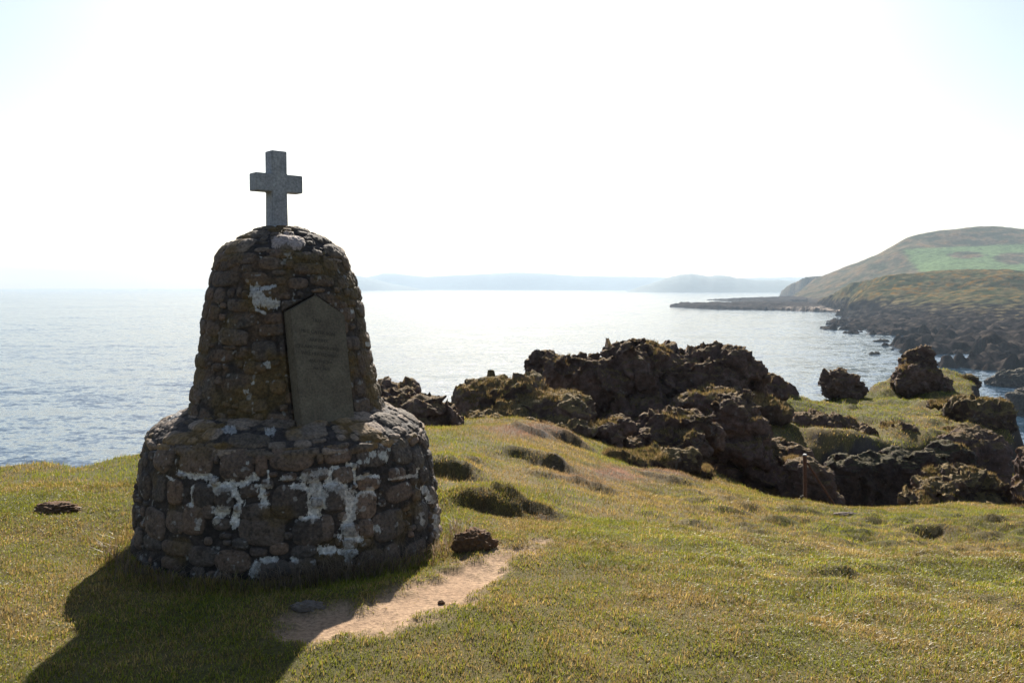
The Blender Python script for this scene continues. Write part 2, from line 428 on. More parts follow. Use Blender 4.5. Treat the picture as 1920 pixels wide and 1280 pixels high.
# ------------------------------------------------------------------ coast, hills
def patch(name, px0, px1, npx, D0, D1, nD, ctrl, poly, c, amp, fr, colf, mat, shore=.5, seed=0, rugged=1.0, cliff=.9):
    """height field in a far sector: control points (px, py, D), land polygon in plan"""
    a = np.array([P(k[0], k[1], k[2] * KD) for k in ctrl]); D0 *= KD; D1 *= KD; amp *= 1.3; fr /= 1.3; t = TPS(a[:, :2], a[:, 2], c)
    pxs = np.linspace(px0, px1, npx); Ds = D0 * (D1 / D0) ** np.linspace(0, 1, nD)
    X = (pxs[None] - 960) / F * Ds[:, None]; Y = np.broadcast_to(Ds[:, None], X.shape)
    q = np.stack([X.ravel(), Y.ravel()], 1); q3 = np.concatenate([q, np.zeros((len(q), 1))], 1)
    sd = poly_sd(q, poly)
    n1 = fbm(q3 * fr, 5, seed=seed); ridge = 1 - np.abs(fbm(q3 * fr * .8, 5, seed=seed + 1)) * 2
    sd = sd + amp * 6 * fbm(q3 * fr * .45, 5, .6, seed=seed + 2)
    z = t(q)
    inl = sstep(0, amp * 10, -sd)
    z = np.minimum(z, SEA + shore + np.clip(-sd, 0, None) * cliff + 1.2 * amp)
    bil = np.abs(fbm(q3 * fr * np.array([1.9, 1.25, 1]), 3, .5, seed=seed + 7)); low = sstep(SEA + 12, SEA + 6, z); bil = bil * low + .19 * (1 - low); z = z + amp * (n1 * .9 + (ridge - .5) * .8 * (1 - .5 * inl) + (bil * 5.2 - 1.0) * rugged * (1 - .55 * inl))
    z = np.where(sd > 0, np.minimum(z, SEA + amp * .8) - sd * .9, z)
    z = np.maximum(z, SEA - 1.0)
    v = np.stack([q[:, 0], q[:, 1], z], 1)
    gx, gy = proj(v)
    cols = colf(v, gx, gy, n1, sd, fbm(q3 * fr * 3, 4, seed=seed + 5))
    f = grid_faces(nD, npx)
    keep = (z[f] > SEA - .95).any(1)
    return mesh_np(name, v, f[keep], True, cols, mat, kind='structure')

def coast_cols(v, gx, gy, n1, sd, n2):
    h = (v[:, 2] - SEA) / KD
    c = lerp(np.array([.011, .010, .0115]), np.array([.045, .037, .033]), np.clip(.35 + n2 * 1.8, 0, 1)); pl = sstep(.3, .5, n2 - .4 * n1) * .5; c = c * (1 - pl[:, None]) + np.array([.075, .062, .052]) * pl[:, None]  # shore rock darkened, standing in for shade on steep faces
    veg = lerp(np.array([.042, .050, .026]), np.array([.125, .100, .052]), np.clip(.45 + n1 * 1.2 + n2 * 1.3, 0, 1))
    c = c * (1 - (vm := sstep(6.0, 9.5, h + 5 * n2))[:, None]) + veg * vm[:, None]
    g = sstep(.22, .42, n2 + .35 * n1) * sstep(8, 12, h)
    c = c * (1 - g[:, None]) + np.array([.16, .09, .018]) * g[:, None]
    return np.clip(c, .005, 1)

shore = [PS(*a)[:2] for a in ((1585, 588), (1568, 596), (1556, 603), (1560, 612), (1552, 617), (1600, 626), (1690, 629), (1745, 634), (1700, 644), (1655, 652), (1672, 663), (1745, 668), (1830, 664), (1838, 676), (1760, 688), (1850, 694), (1925, 690), (2100, 700), (2300, 700))]
shore = np.array(shore + [[700 * KD, 300 * KD], [900 * KD, 700 * KD], [230 * KD, 700 * KD], [200 * KD, 520 * KD]])
patch('coast', 1490, 2250, 520, 120, 640, 480,
      [(1585, 590, 470), (1620, 560, 480), (1650, 535, 500), (1690, 515, 520), (1730, 512, 530), (1800, 506, 540), (1860, 508, 545), (1920, 514, 550), (2100, 505, 560), (1640, 590, 420), (1700, 575, 420), (1800, 562, 410), (1920, 558, 400),
       (1700, 545, 480), (1800, 545, 470), (1920, 545, 460), (1860, 540, 440), (1900, 530, 470), (1700, 600, 345), (1800, 592, 330), (1920, 585, 320), (1750, 625, 275), (1850, 615, 270), (1920, 605, 265), (1800, 645, 222), (1900, 640, 215), (1920, 670, 180), (1800, 680, 172),
       (2200, 600, 300), (2200, 560, 420), (1690, 535, 640), (1900, 535, 640), (1620, 640, 240), (1600, 700, 150)], shore, 25, 1.5, .09, coast_cols, M_COAST, seed=50)

def hill_cols(v, gx, gy, n1, sd, n2):
    c = lerp(np.array([.058, .064, .042]), np.array([.160, .120, .082]), np.clip(.45 + n1 * 1.0 + n2 * 1.5, 0, 1))  # slopes coloured paler, some of the haze put into them
    g = sstep(.2, .45, n2 + .3 * n1); c = c * (1 - .5 * g[:, None]) + .5 * np.array([.15, .09, .02]) * g[:, None]
    h = (v[:, 2] - SEA) / KD; r = sstep(6, 3, h + 3 * n2); c = c * (1 - r[:, None]) + np.array([.04, .035, .033]) * r[:, None]
    top = 467 - (gx - 1690) * 10 / 230; left = 1690 + (gy - 466) * .75
    fld = sstep(-1.5, 2, gy - top + 3 * n2) * sstep(-5, 8, gx - left + 14 * n2) * sstep(512, 507, gy)
    def blob(px, py, rx, ry): return sstep(1.15, .85, np.hypot((gx - px) / rx, (gy - py) / ry) + .5 * n2)
    fld = fld * (1 - blob(1810, 478, 34, 7)) * (1 - blob(1905, 484, 36, 11))
    fc = lerp(np.array([.115, .165, .075]), np.array([.135, .19, .09]), np.clip(.5 + n1, 0, 1))
    c = c * (1 - fld[:, None]) + fc * fld[:, None]
    return np.clip(c, .005, 1)
hp = np.array([PS(1480, 566)[:2], PS(1500, 575)[:2], PS(1540, 582)[:2], PS(1590, 586)[:2]] + [np.array(k_) * KD for k_ in ([330, 520], [1000, 620], [1100, 1500], [520, 1500], [400, 1250], [352, 1110])])
patch('headland', 1440, 2300, 430, 520, 1500, 300,
      [(1485, 560, 950), (1500, 548, 1050), (1530, 530, 1080), (1560, 516, 1080), (1600, 505, 1060), (1640, 484, 1050), (1690, 452, 1040), (1740, 437, 1040), (1800, 428, 1040), (1850, 424, 1040), (1920, 429, 1040), (2100, 440, 1040), (2250, 450, 1040),
       (1520, 572, 760), (1560, 560, 800), (1600, 545, 840), (1650, 525, 870), (1690, 510, 860), (1720, 512, 800), (1800, 512, 790), (1920, 508, 780), (2100, 515, 780), (1700, 467, 960), (1800, 462, 960), (1920, 457, 950), (2100, 455, 950),
       (1800, 488, 870), (1920, 485, 870), (1600, 575, 680), (1700, 545, 660), (1900, 540, 650), (1700, 470, 1350), (1900, 450, 1350), (1550, 530, 1300)], hp, 40, 2.2, .035, hill_cols, M_COAST, seed=70, rugged=.35)

fp = np.array([PS(1471, 556)[:2], PS(1500, 557)[:2]] + [np.array(k_) * KD for k_ in ([560, 1250], [800, 1700], [640, 1900], [500, 1650])])
patch('far_headland', 1440, 1720, 150, 1150, 1900, 90,
      [(1473, 553, 1390), (1482, 534, 1400), (1494, 521, 1410), (1515, 518, 1420), (1545, 521, 1430), (1580, 524, 1450), (1520, 545, 1320), (1580, 530, 1700), (1500, 540, 1700), (1650, 520, 1500)], fp, 30, 2.0, .03, hill_cols, M_COAST, shore=2, seed=90, rugged=.3, cliff=4)

def spit_cols(v, gx, gy, n1, sd, n2):
    c = lerp(np.array([.03, .027, .026]), np.array([.07, .06, .055]), np.clip(.5 + n2, 0, 1))
    b = sstep(1455, 1490, gx) * sstep(572, 577, gy) * sstep(-.15, .25, n2)
    return c * (1 - b[:, None]) + np.array([.34, .28, .23]) * b[:, None]
sp = np.array([PS(*a)[:2] for a in ((1255, 575), (1300, 578), (1350, 580), (1420, 581), (1480, 582), (1580, 586), (1620, 580), (1480, 571), (1390, 571.5), (1320, 573))])
patch('skerry', 1235, 1640, 300, 480, 820, 120, [(1260, 573, 630), (1330, 571, 640), (1400, 568.5, 650), (1480, 567, 660), (1560, 568, 670), (1640, 568, 680), (1400, 577, 600), (1500, 578, 590), (1600, 578, 580), (1450, 569, 780)], sp, 30, .8, .07, spit_cols, M_COAST, shore=.3, seed=110)
sp2 = np.array([PS(*a)[:2] for a in ((1325, 562.5), (1370, 565), (1420, 568), (1480, 569), (1520, 568), (1520, 562), (1430, 561))])
patch('reef', 1310, 1560, 200, 780, 1250, 80, [(1340, 561, 950), (1400, 559, 960), (1480, 556, 980), (1540, 552, 1000), (1480, 560, 1150), (1400, 566, 860), (1500, 562, 860)], sp2, 30, .9, .05, spit_cols, M_COAST, shore=.4, seed=120)

def far_hill(name, crest, D, thick, seed, col):  # col is lightened to stand in for part of the haze
    crest = np.array(crest, float); px = np.linspace(crest[0, 0], crest[-1, 0], 160)
    py = np.interp(px, crest[:, 0], crest[:, 1]); top = P(px, py, np.full(160, D))
    top[:, 2] += (top[:, 2] - SEA) * .06 * fbm(np.stack([px * .08, px * 0, px * 0], 1), 4, seed=seed)
    rows = []
    for t, hgt in ((-1, 0), (-.8, .28), (-.55, .62), (-.28, .88), (0, 1), (.4, .8), (1, 0)):
        Dk = D + t * thick; r = top.copy(); s = Dk / D
        r[:, 0] *= s; r[:, 1] = Dk; r[:, 2] = SEA - 2 + (top[:, 2] - SEA + 2) * hgt
        r[:, 2] += hgt * (1 - hgt) * 30 * fbm(np.stack([r[:, 0] * .004, r[:, 1] * .004, r[:, 0] * 0], 1), 4, seed=seed + 3)
        rows.append(r)
    v = np.concatenate(rows); n = fbm(v * .004, 3, seed=seed)
    return mesh_np(name, v, grid_faces(7, 160), True, lerp(np.array(col), np.array(col) * 1.5, np.clip(.5 + n, 0, 1)), M_HILL, kind='structure')
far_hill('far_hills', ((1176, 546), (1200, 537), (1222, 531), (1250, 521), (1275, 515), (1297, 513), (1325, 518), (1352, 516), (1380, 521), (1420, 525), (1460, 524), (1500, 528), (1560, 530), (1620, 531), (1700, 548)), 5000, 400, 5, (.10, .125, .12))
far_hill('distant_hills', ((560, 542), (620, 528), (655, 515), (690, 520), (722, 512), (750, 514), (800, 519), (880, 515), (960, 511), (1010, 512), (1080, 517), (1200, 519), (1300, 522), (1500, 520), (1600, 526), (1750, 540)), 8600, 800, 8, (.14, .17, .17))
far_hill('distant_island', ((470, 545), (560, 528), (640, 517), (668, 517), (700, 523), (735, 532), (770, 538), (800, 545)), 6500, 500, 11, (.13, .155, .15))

# ------------------------------------------------------------------ haze: one closed box of even air
m = bpy.data.materials.new('sea_haze'); m.use_nodes = True; n = m.node_tree.nodes; n.clear()
o_ = n.new('ShaderNodeOutputMaterial'); pv = n.new('ShaderNodeVolumePrincipled')
pv.inputs['Color'].default_value = (.71, .86, 1, 1); pv.inputs['Density'].default_value = .00015; pv.inputs['Anisotropy'].default_value = -.04
m.node_tree.links.new(pv.outputs[0], o_.inputs['Volume'])
x0, x1, y0, y1, z0, z1 = -5450, 6450, -70, FAR + 30, SEA - 2.0, 185
hv = np.array([[x, y, zz] for zz in (z0, z1) for x, y in ((x0, y0), (x1, y0), (x1, y1), (x0, y1))])
mesh_np('haze', hv, np.array([[0, 3, 2, 1], [4, 5, 6, 7], [0, 1, 5, 4], [1, 2, 6, 5], [2, 3, 7, 6], [3, 0, 4, 7]]), False, None, m, kind='stuff')

# ------------------------------------------------------------------ rocks
TURF = []; GRASSY = {}
def vnormals(v, f):
    a, b, c = v[f[:, 0]], v[f[:, 1]], v[f[:, 2]]
    nrm = np.cross(b - a, c - a); out = np.zeros_like(v)
    for k in range(f.shape[1]): np.add.at(out, f[:, k], nrm)
    return out / (np.linalg.norm(out, axis=1, keepdims=True) + 1e-12)

def rock(name, blobs, label, cat, mat=None, vox=.05, amp=.16, knob=.10, ks=.34, group=None, sq=3.0, seed=0, at_sea=False):
    """blobs (px, py, D, half width px, half height px, half depth m) fused into one knobbly mesh"""
    bm = bmesh.new(); bc = []
    for (px, py, D, rx, ry, rd) in blobs:
        c = P(px, py, D); bc.append(c); s0 = len(bm.verts)
        rs = np.array([rx * D / F, rd, ry * D / F])
        r = bmesh.ops.create_icosphere(bm, subdivisions=3, radius=1.0)
        for v in r['verts']:
            u = np.array(v.co); u = u / (np.abs(u) ** sq).sum() ** (1 / sq); v.co = Vector(c + u * rs)
    base = np.mean(bc, axis=0)
    me = bpy.data.meshes.new('t'); bm.to_mesh(me); bm.free()
    o = bpy.data.objects.new('t', me); COL.objects.link(o)
    md = o.modifiers.new('r', 'REMESH'); md.mode = 'VOXEL'; md.voxel_size = vox * .72
    dg = bpy.context.evaluated_depsgraph_get(); me2 = bpy.data.meshes.new_from_object(o.evaluated_get(dg))
    bpy.data.objects.remove(o); bpy.data.meshes.remove(me)
    nv = len(me2.vertices); v = np.empty(nv * 3, np.float32); me2.vertices.foreach_get('co', v); v = v.reshape(-1, 3).astype(float)
    nf = len(me2.polygons); f = np.empty(len(me2.loops), np.int32); me2.loops.foreach_get('vertex_index', f)
    lc = np.empty(nf, np.int32); me2.polygons.foreach_get('loop_total', lc)
    bpy.data.meshes.remove(me2)
    f = f.reshape(-1, 4) if (lc == 4).all() else f.reshape(-1, lc[0])
    nrm = vnormals(v, f)
    # soften the joins, then break the surface up
    e = np.concatenate([f[:, [k, (k + 1) % f.shape[1]]] for k in range(f.shape[1])]); deg = np.bincount(e.ravel(), minlength=nv)[:, None]
    for _ in range(9):
        acc = np.zeros_like(v); np.add.at(acc, e[:, 0], v[e[:, 1]]); np.add.at(acc, e[:, 1], v[e[:, 0]]); v = .5 * v + .5 * acc / deg
    s = seed + 1
    warp = np.stack([fbm(v / ks * .6, 3, seed=s + k) for k in (11, 12, 13)], 1) * ks * .55
    d = amp * fbm(v / (ks * 4.2), 5, .55, seed=s) * 1.5
    d += amp * .7 * (-np.abs(fbm(v / (ks * 2.2), 4, seed=s + 1)) * 2 + .5)
    d += amp * .55 * cells((v + warp * .8) / (ks * 2.6) * np.array([1, 1, 1.35]), s + 5) + knob * .55 * cells((v + warp * .5) / (ks * .95) * np.array([1, 1, 1.3]), s + 6)
    d += knob * .6 * (.55 - worley((v + warp) / ks, s + 2)) + knob * .35 * (.55 - worley((v + warp) / (ks * .42), s + 3))
    v = v + nrm * (d - d.mean())[:, None]
    nrm = vnormals(v, f)
    v += nrm * (knob * .5 * (.5 - worley(v / (ks * .30) + .5 * np.stack([fbm(v / (ks * .3), 2, seed=s + k) for k in (21, 22, 23)], 1), s + 6)) + knob * .6 * fbm(v / (ks * .38), 4, .72, seed=s + 4) - knob * .5 * np.abs(fbm(v / (ks * .7), 3, seed=s + 9)))[:, None]
    base[2] = v[:, 2].min()
    o = mesh_np(name, v - base, f, True, None, mat or M_ROCK)
    nrm = vnormals(v, f); k = np.nonzero((nrm[:, 2] > .62) & (fbm(v / (ks * 3), 4, seed=s + 40) > GRASSY.get(id(mat or M_ROCK), .12)) & (v[:, 2] > SEA + 12))[0]
    if len(k): TURF.append(v[np.random.default_rng(s).choice(k, min(len(k) * 3, 22000))])
    o.location = base
    return tag(o, label, cat, group)

GRASSY[id(M_ROCK_MOSSY)] = .02; GRASSY[id(M_ROCK_SHADED)] = .6; GRASSY[id(M_ROCK_PALE)] = .10; GRASSY[id(M_ROCK)] = .32
rock('rock_outcrop', [(740, 765, 13.6, 40, 45, .7), (715, 750, 13.8, 25, 35, .5), (785, 778, 13.2, 45, 32, .6), (825, 780, 13.4, 30, 28, .5), (760, 800, 12.8, 60, 22, .5), (840, 800, 13.4, 20, 18, .4)],
     'low brown lichen-stained outcrop against the sea just right of the cairn', 'rock', M_ROCK, .035, .10, .07, .26, seed=1)
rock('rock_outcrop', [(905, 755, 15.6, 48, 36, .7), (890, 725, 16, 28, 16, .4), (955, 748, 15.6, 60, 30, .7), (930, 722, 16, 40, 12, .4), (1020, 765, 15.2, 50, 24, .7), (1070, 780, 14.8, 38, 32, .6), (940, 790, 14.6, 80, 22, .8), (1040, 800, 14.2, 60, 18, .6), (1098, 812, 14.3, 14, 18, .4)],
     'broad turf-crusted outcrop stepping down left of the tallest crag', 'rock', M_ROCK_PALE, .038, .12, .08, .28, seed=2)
rock('rock_crag', [(1048, 722, 21, 58, 66, .9), (1012, 710, 21, 26, 56, .7), (1110, 740, 21, 80, 66, 1.0), (1200, 725, 21.3, 80, 74, 1.1), (1212, 672, 21.5, 52, 24, .7), (1170, 680, 21.2, 38, 24, .7), (1290, 735, 21.4, 85, 66, 1.1), (1345, 695, 21.6, 56, 38, .8), (1330, 672, 21.6, 40, 17, .5),
                   (1392, 722, 22, 36, 38, .7), (1422, 730, 23.2, 36, 16, .5), (1458, 744, 24.2, 24, 6, .4), (1240, 800, 20.2, 120, 50, 1.0), (1345, 785, 19.8, 75, 50, .9),
                   (1006, 660, 21, 11, 12, .2), (1034, 662, 21, 9, 9, .15), (1074, 668, 21, 10, 9, .2), (1112, 676, 21, 9, 9, .2), (1148, 664, 21.2, 9, 9, .2), (1192, 652, 21.5, 9, 7, .2), (1222, 650, 21.5, 14, 7, .2), (1256, 656, 21.5, 10, 10, .2), (1290, 664, 21.5, 10, 8, .2), (1342, 656, 21.6, 8, 6, .2)],
     'tallest dark knobbly crag on the skyline in the middle distance', 'rock', M_ROCK, .05, .20, .13, .38, seed=3)
rock('rock', [(1140, 820, 14.3, 24, 26, .3), (1165, 800, 14.6, 20, 18, .3), (1120, 838, 14, 16, 12, .25)], 'small knobbly rock at the foot of the crag beside the turfy outcrop', 'rock', M_ROCK, .03, .07, .06, .2, seed=4)
rock('rock', [(1235, 800, 15.6, 36, 28, .4), (1290, 795, 15.8, 44, 22, .4), (1270, 830, 15.2, 55, 24, .5), (1210, 825, 15.2, 32, 24, .4), (1330, 815, 16, 22, 28, .4), (1180, 838, 14.8, 30, 14, .3)], 'jumbled slabby rocks with a sunlit top below the crag', 'rock', M_ROCK, .034, .10, .08, .24, seed=5)
rock('rock', [(1165, 868, 12.6, 40, 18, .35), (1225, 864, 13, 46, 20, .4), (1278, 866, 13.2, 26, 18, .3), (1315, 885, 13.4, 22, 12, .3)], 'low lumpy rock ledge at the top edge of the grass slope', 'rock', M_ROCK_MOSSY, .028, .07, .06, .2, seed=6)
rock('rock_pillar', [(1370, 800, 17.2, 30, 52, .5), (1385, 765, 17.4, 34, 24, .5), (1412, 815, 17, 26, 36, .45), (1350, 835, 17, 22, 22, .4), (1390, 850, 16.8, 46, 24, .5)], 'dark upright rock pillar in front of the crag, above the gully', 'rock', M_ROCK, .036, .10, .08, .26, seed=7)
rock('rock_outcrop', [(1400, 765, 20.0, 56, 24, .7), (1450, 780, 20.2, 26, 16, .5), (1340, 760, 19.6, 40, 28, .6)], 'dark rock ledge with a grassy top behind the pillar', 'rock', M_ROCK_MOSSY, .045, .12, .09, .3, seed=8)
rock('rock_wall', [(1330, 890, 17.4, 60, 50, .8), (1400, 905, 17.2, 60, 55, .8), (1460, 880, 17.6, 45, 40, .7), (1300, 850, 17.8, 46, 40, .7), (1350, 940, 16.6, 60, 30, .6), (1450, 945, 16.4, 50, 28, .6)], 'shadowed rock wall of the gully beneath the pillar', 'rock', M_ROCK, .045, .16, .10, .32, seed=9)
rock('rock', [(1510, 905, 15.6, 38, 46, .45), (1490, 870, 15.8, 24, 14, .35), (1535, 920, 15.5, 28, 40, .4), (1555, 945, 15.5, 22, 24, .4)], 'dark rock with a tuft of dry grass on top, behind the rusty post', 'rock', M_ROCK, .034, .07, .05, .3, seed=10)
rock('rock_crag', [(1640, 915, 18.35, 95, 62, .42), (1720, 905, 18.6, 70, 64, .42), (1585, 920, 18.1, 50, 60, .4), (1780, 900, 18.9, 50, 68, .42), (1650, 1000, 17.9, 130, 50, .4)], 'sheer shadowed cliff at the head of the gully under the grassy promontory', 'rock', M_ROCK_SHADED, .045, .09, .07, .30, sq=5.0, seed=11)
rock('rock_outcrop', [(1520, 800, 20.6, 46, 22, .6), (1570, 808, 20.4, 46, 24, .6), (1615, 818, 20.2, 26, 18, .4), (1490, 800, 20.8, 16, 14, .3)], 'long dark rock bank at the lip of the promontory grass', 'rock', M_ROCK, .04, .11, .09, .28, seed=12)
rock('rock', [(1675, 803, 20.8, 22, 13, .35), (1690, 812, 20.4, 16, 12, .3), (1662, 808, 20.6, 10, 8, .25)], 'small rounded rock half buried in the promontory turf', 'rock', M_ROCK, .035, .07, .07, .22, seed=13)
rock('rock_crag', [(1800, 842, 20.2, 54, 32, .9), (1812, 870, 20.0, 42, 52, .9), (1826, 920, 19.8, 36, 50, .8), (1785, 880, 19.8, 36, 36, .6), (1824, 950, 19.4, 38, 40, .7)],
     'dark rounded crag dropping to the sea at the right end of the promontory', 'rock', M_ROCK, .05, .14, .09, .34, sq=3.6, seed=14)
rock('rock_outcrop', [(1840, 785, 22.4, 44, 26, .7), (1870, 786, 22.2, 22, 26, .5), (1800, 770, 23, 34, 18, .6), (1770, 758, 23.6, 32, 12, .5), (1845, 762, 23, 36, 12, .6)], 'overhanging ledge of rock topped with brown grass jutting out to the right over the sea', 'rock', M_ROCK_MOSSY, .045, .13, .09, .32, seed=26)
rock('boulder', [(1578, 724, 28.4, 34, 22, .6), (1570, 708, 28.4, 20, 13, .4), (1590, 738, 28.2, 26, 10, .5), (1556, 738, 28.4, 12, 10, .3)], 'rounded shaggy boulder standing alone on the promontory turf against the sea', 'boulder', M_ROCK, .05, .14, .13, .3, seed=15)
rock('rock_stack', [(1717, 708, 28.6, 37, 28, .8), (1720, 684, 28.8, 27, 22, .65), (1733, 662, 28.8, 11, 15, .35), (1714, 666, 28.8, 15, 10, .4), (1700, 722, 28.4, 22, 16, .6), (1748, 722, 28.6, 26, 16, .7)], 'tall tapering rock stack on the promontory', 'rock', M_ROCK, .045, .08, .10, .28, sq=2.6, seed=27)
rock('rock', [(1815, 716, 30.6, 14, 11, .5), (1806, 722, 30.4, 16, 8, .5)], 'small grass-topped rock right of the tall stack at the promontory end', 'rock', M_ROCK_MOSSY, .05, .1, .08, .3, seed=17)
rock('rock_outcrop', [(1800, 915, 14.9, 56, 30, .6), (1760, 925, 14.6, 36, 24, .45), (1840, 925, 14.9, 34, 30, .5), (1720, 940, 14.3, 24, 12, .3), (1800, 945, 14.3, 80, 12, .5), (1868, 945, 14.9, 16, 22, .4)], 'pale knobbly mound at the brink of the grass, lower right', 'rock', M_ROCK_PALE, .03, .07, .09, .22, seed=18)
rock('rock', [(1940, 894, 14.2, 30, 50, .4), (1932, 930, 14, 22, 28, .35), (1912, 958, 13.7, 14, 8, .25)], 'dark rock cut by the right edge of the view, above the grass brink', 'rock', M_ROCK, .034, .07, .07, .24, seed=19)
# sea rocks far below
def sea_rock(px, py, rx, ry, label, name='sea_rock', k=1, seed=0):
    D = float(PS(px, py)[1]); s = D / F
    rock(name, [(px, py, D, rx, ry, rx * s * .8), (px + rx * .4, py - ry * .2, D, rx * .5, ry * 1.0, rx * s * .5), (px - rx * .6, py + ry * .2, D, rx * .45, ry * .55, rx * s * .4)], label, 'rock', M_ROCK_FAR, rx * s * .05, ry * s * .35, ry * s * .25, ry * s * .9, sq=2.4, seed=seed)
M_ROCK_FAR = mat_rock('sea_rock', (.035, .03, .028), (.105, .09, .08), (.10, .085, .05), .2, 5)
sea_rock(1640, 664, 10, 4, 'tiny lone skerry in the bay left of the rock stack', seed=21)
sea_rock(1652, 640, 14, 3.5, 'flat thin skerry just off the rocky point', seed=22)
sea_rock(1905, 722, 46, 24, 'big rounded sea rock by the right edge, the upper one', seed=23)
sea_rock(1915, 775, 38, 34, 'big dark sea rock by the right edge, the lower one', seed=24)
sea_rock(1556, 617, 13, 3, 'low flat reef rock off the far shore', seed=25)

# ------------------------------------------------------------------ memorial cairn
LEAN = -.022
def axis(z): return np.array([CX + LEAN * z, CY, 0])
cairn = bpy.data.objects.new('memorial_cairn', None); COL.objects.link(cairn); cairn.location = (CX, CY, 0)
tag(cairn, 'round rubble-stone memorial cairn topped by a grey stone cross', 'monument')
CAM_AZ = math.atan2(CX, CY)          # direction in which the camera sees the cairn

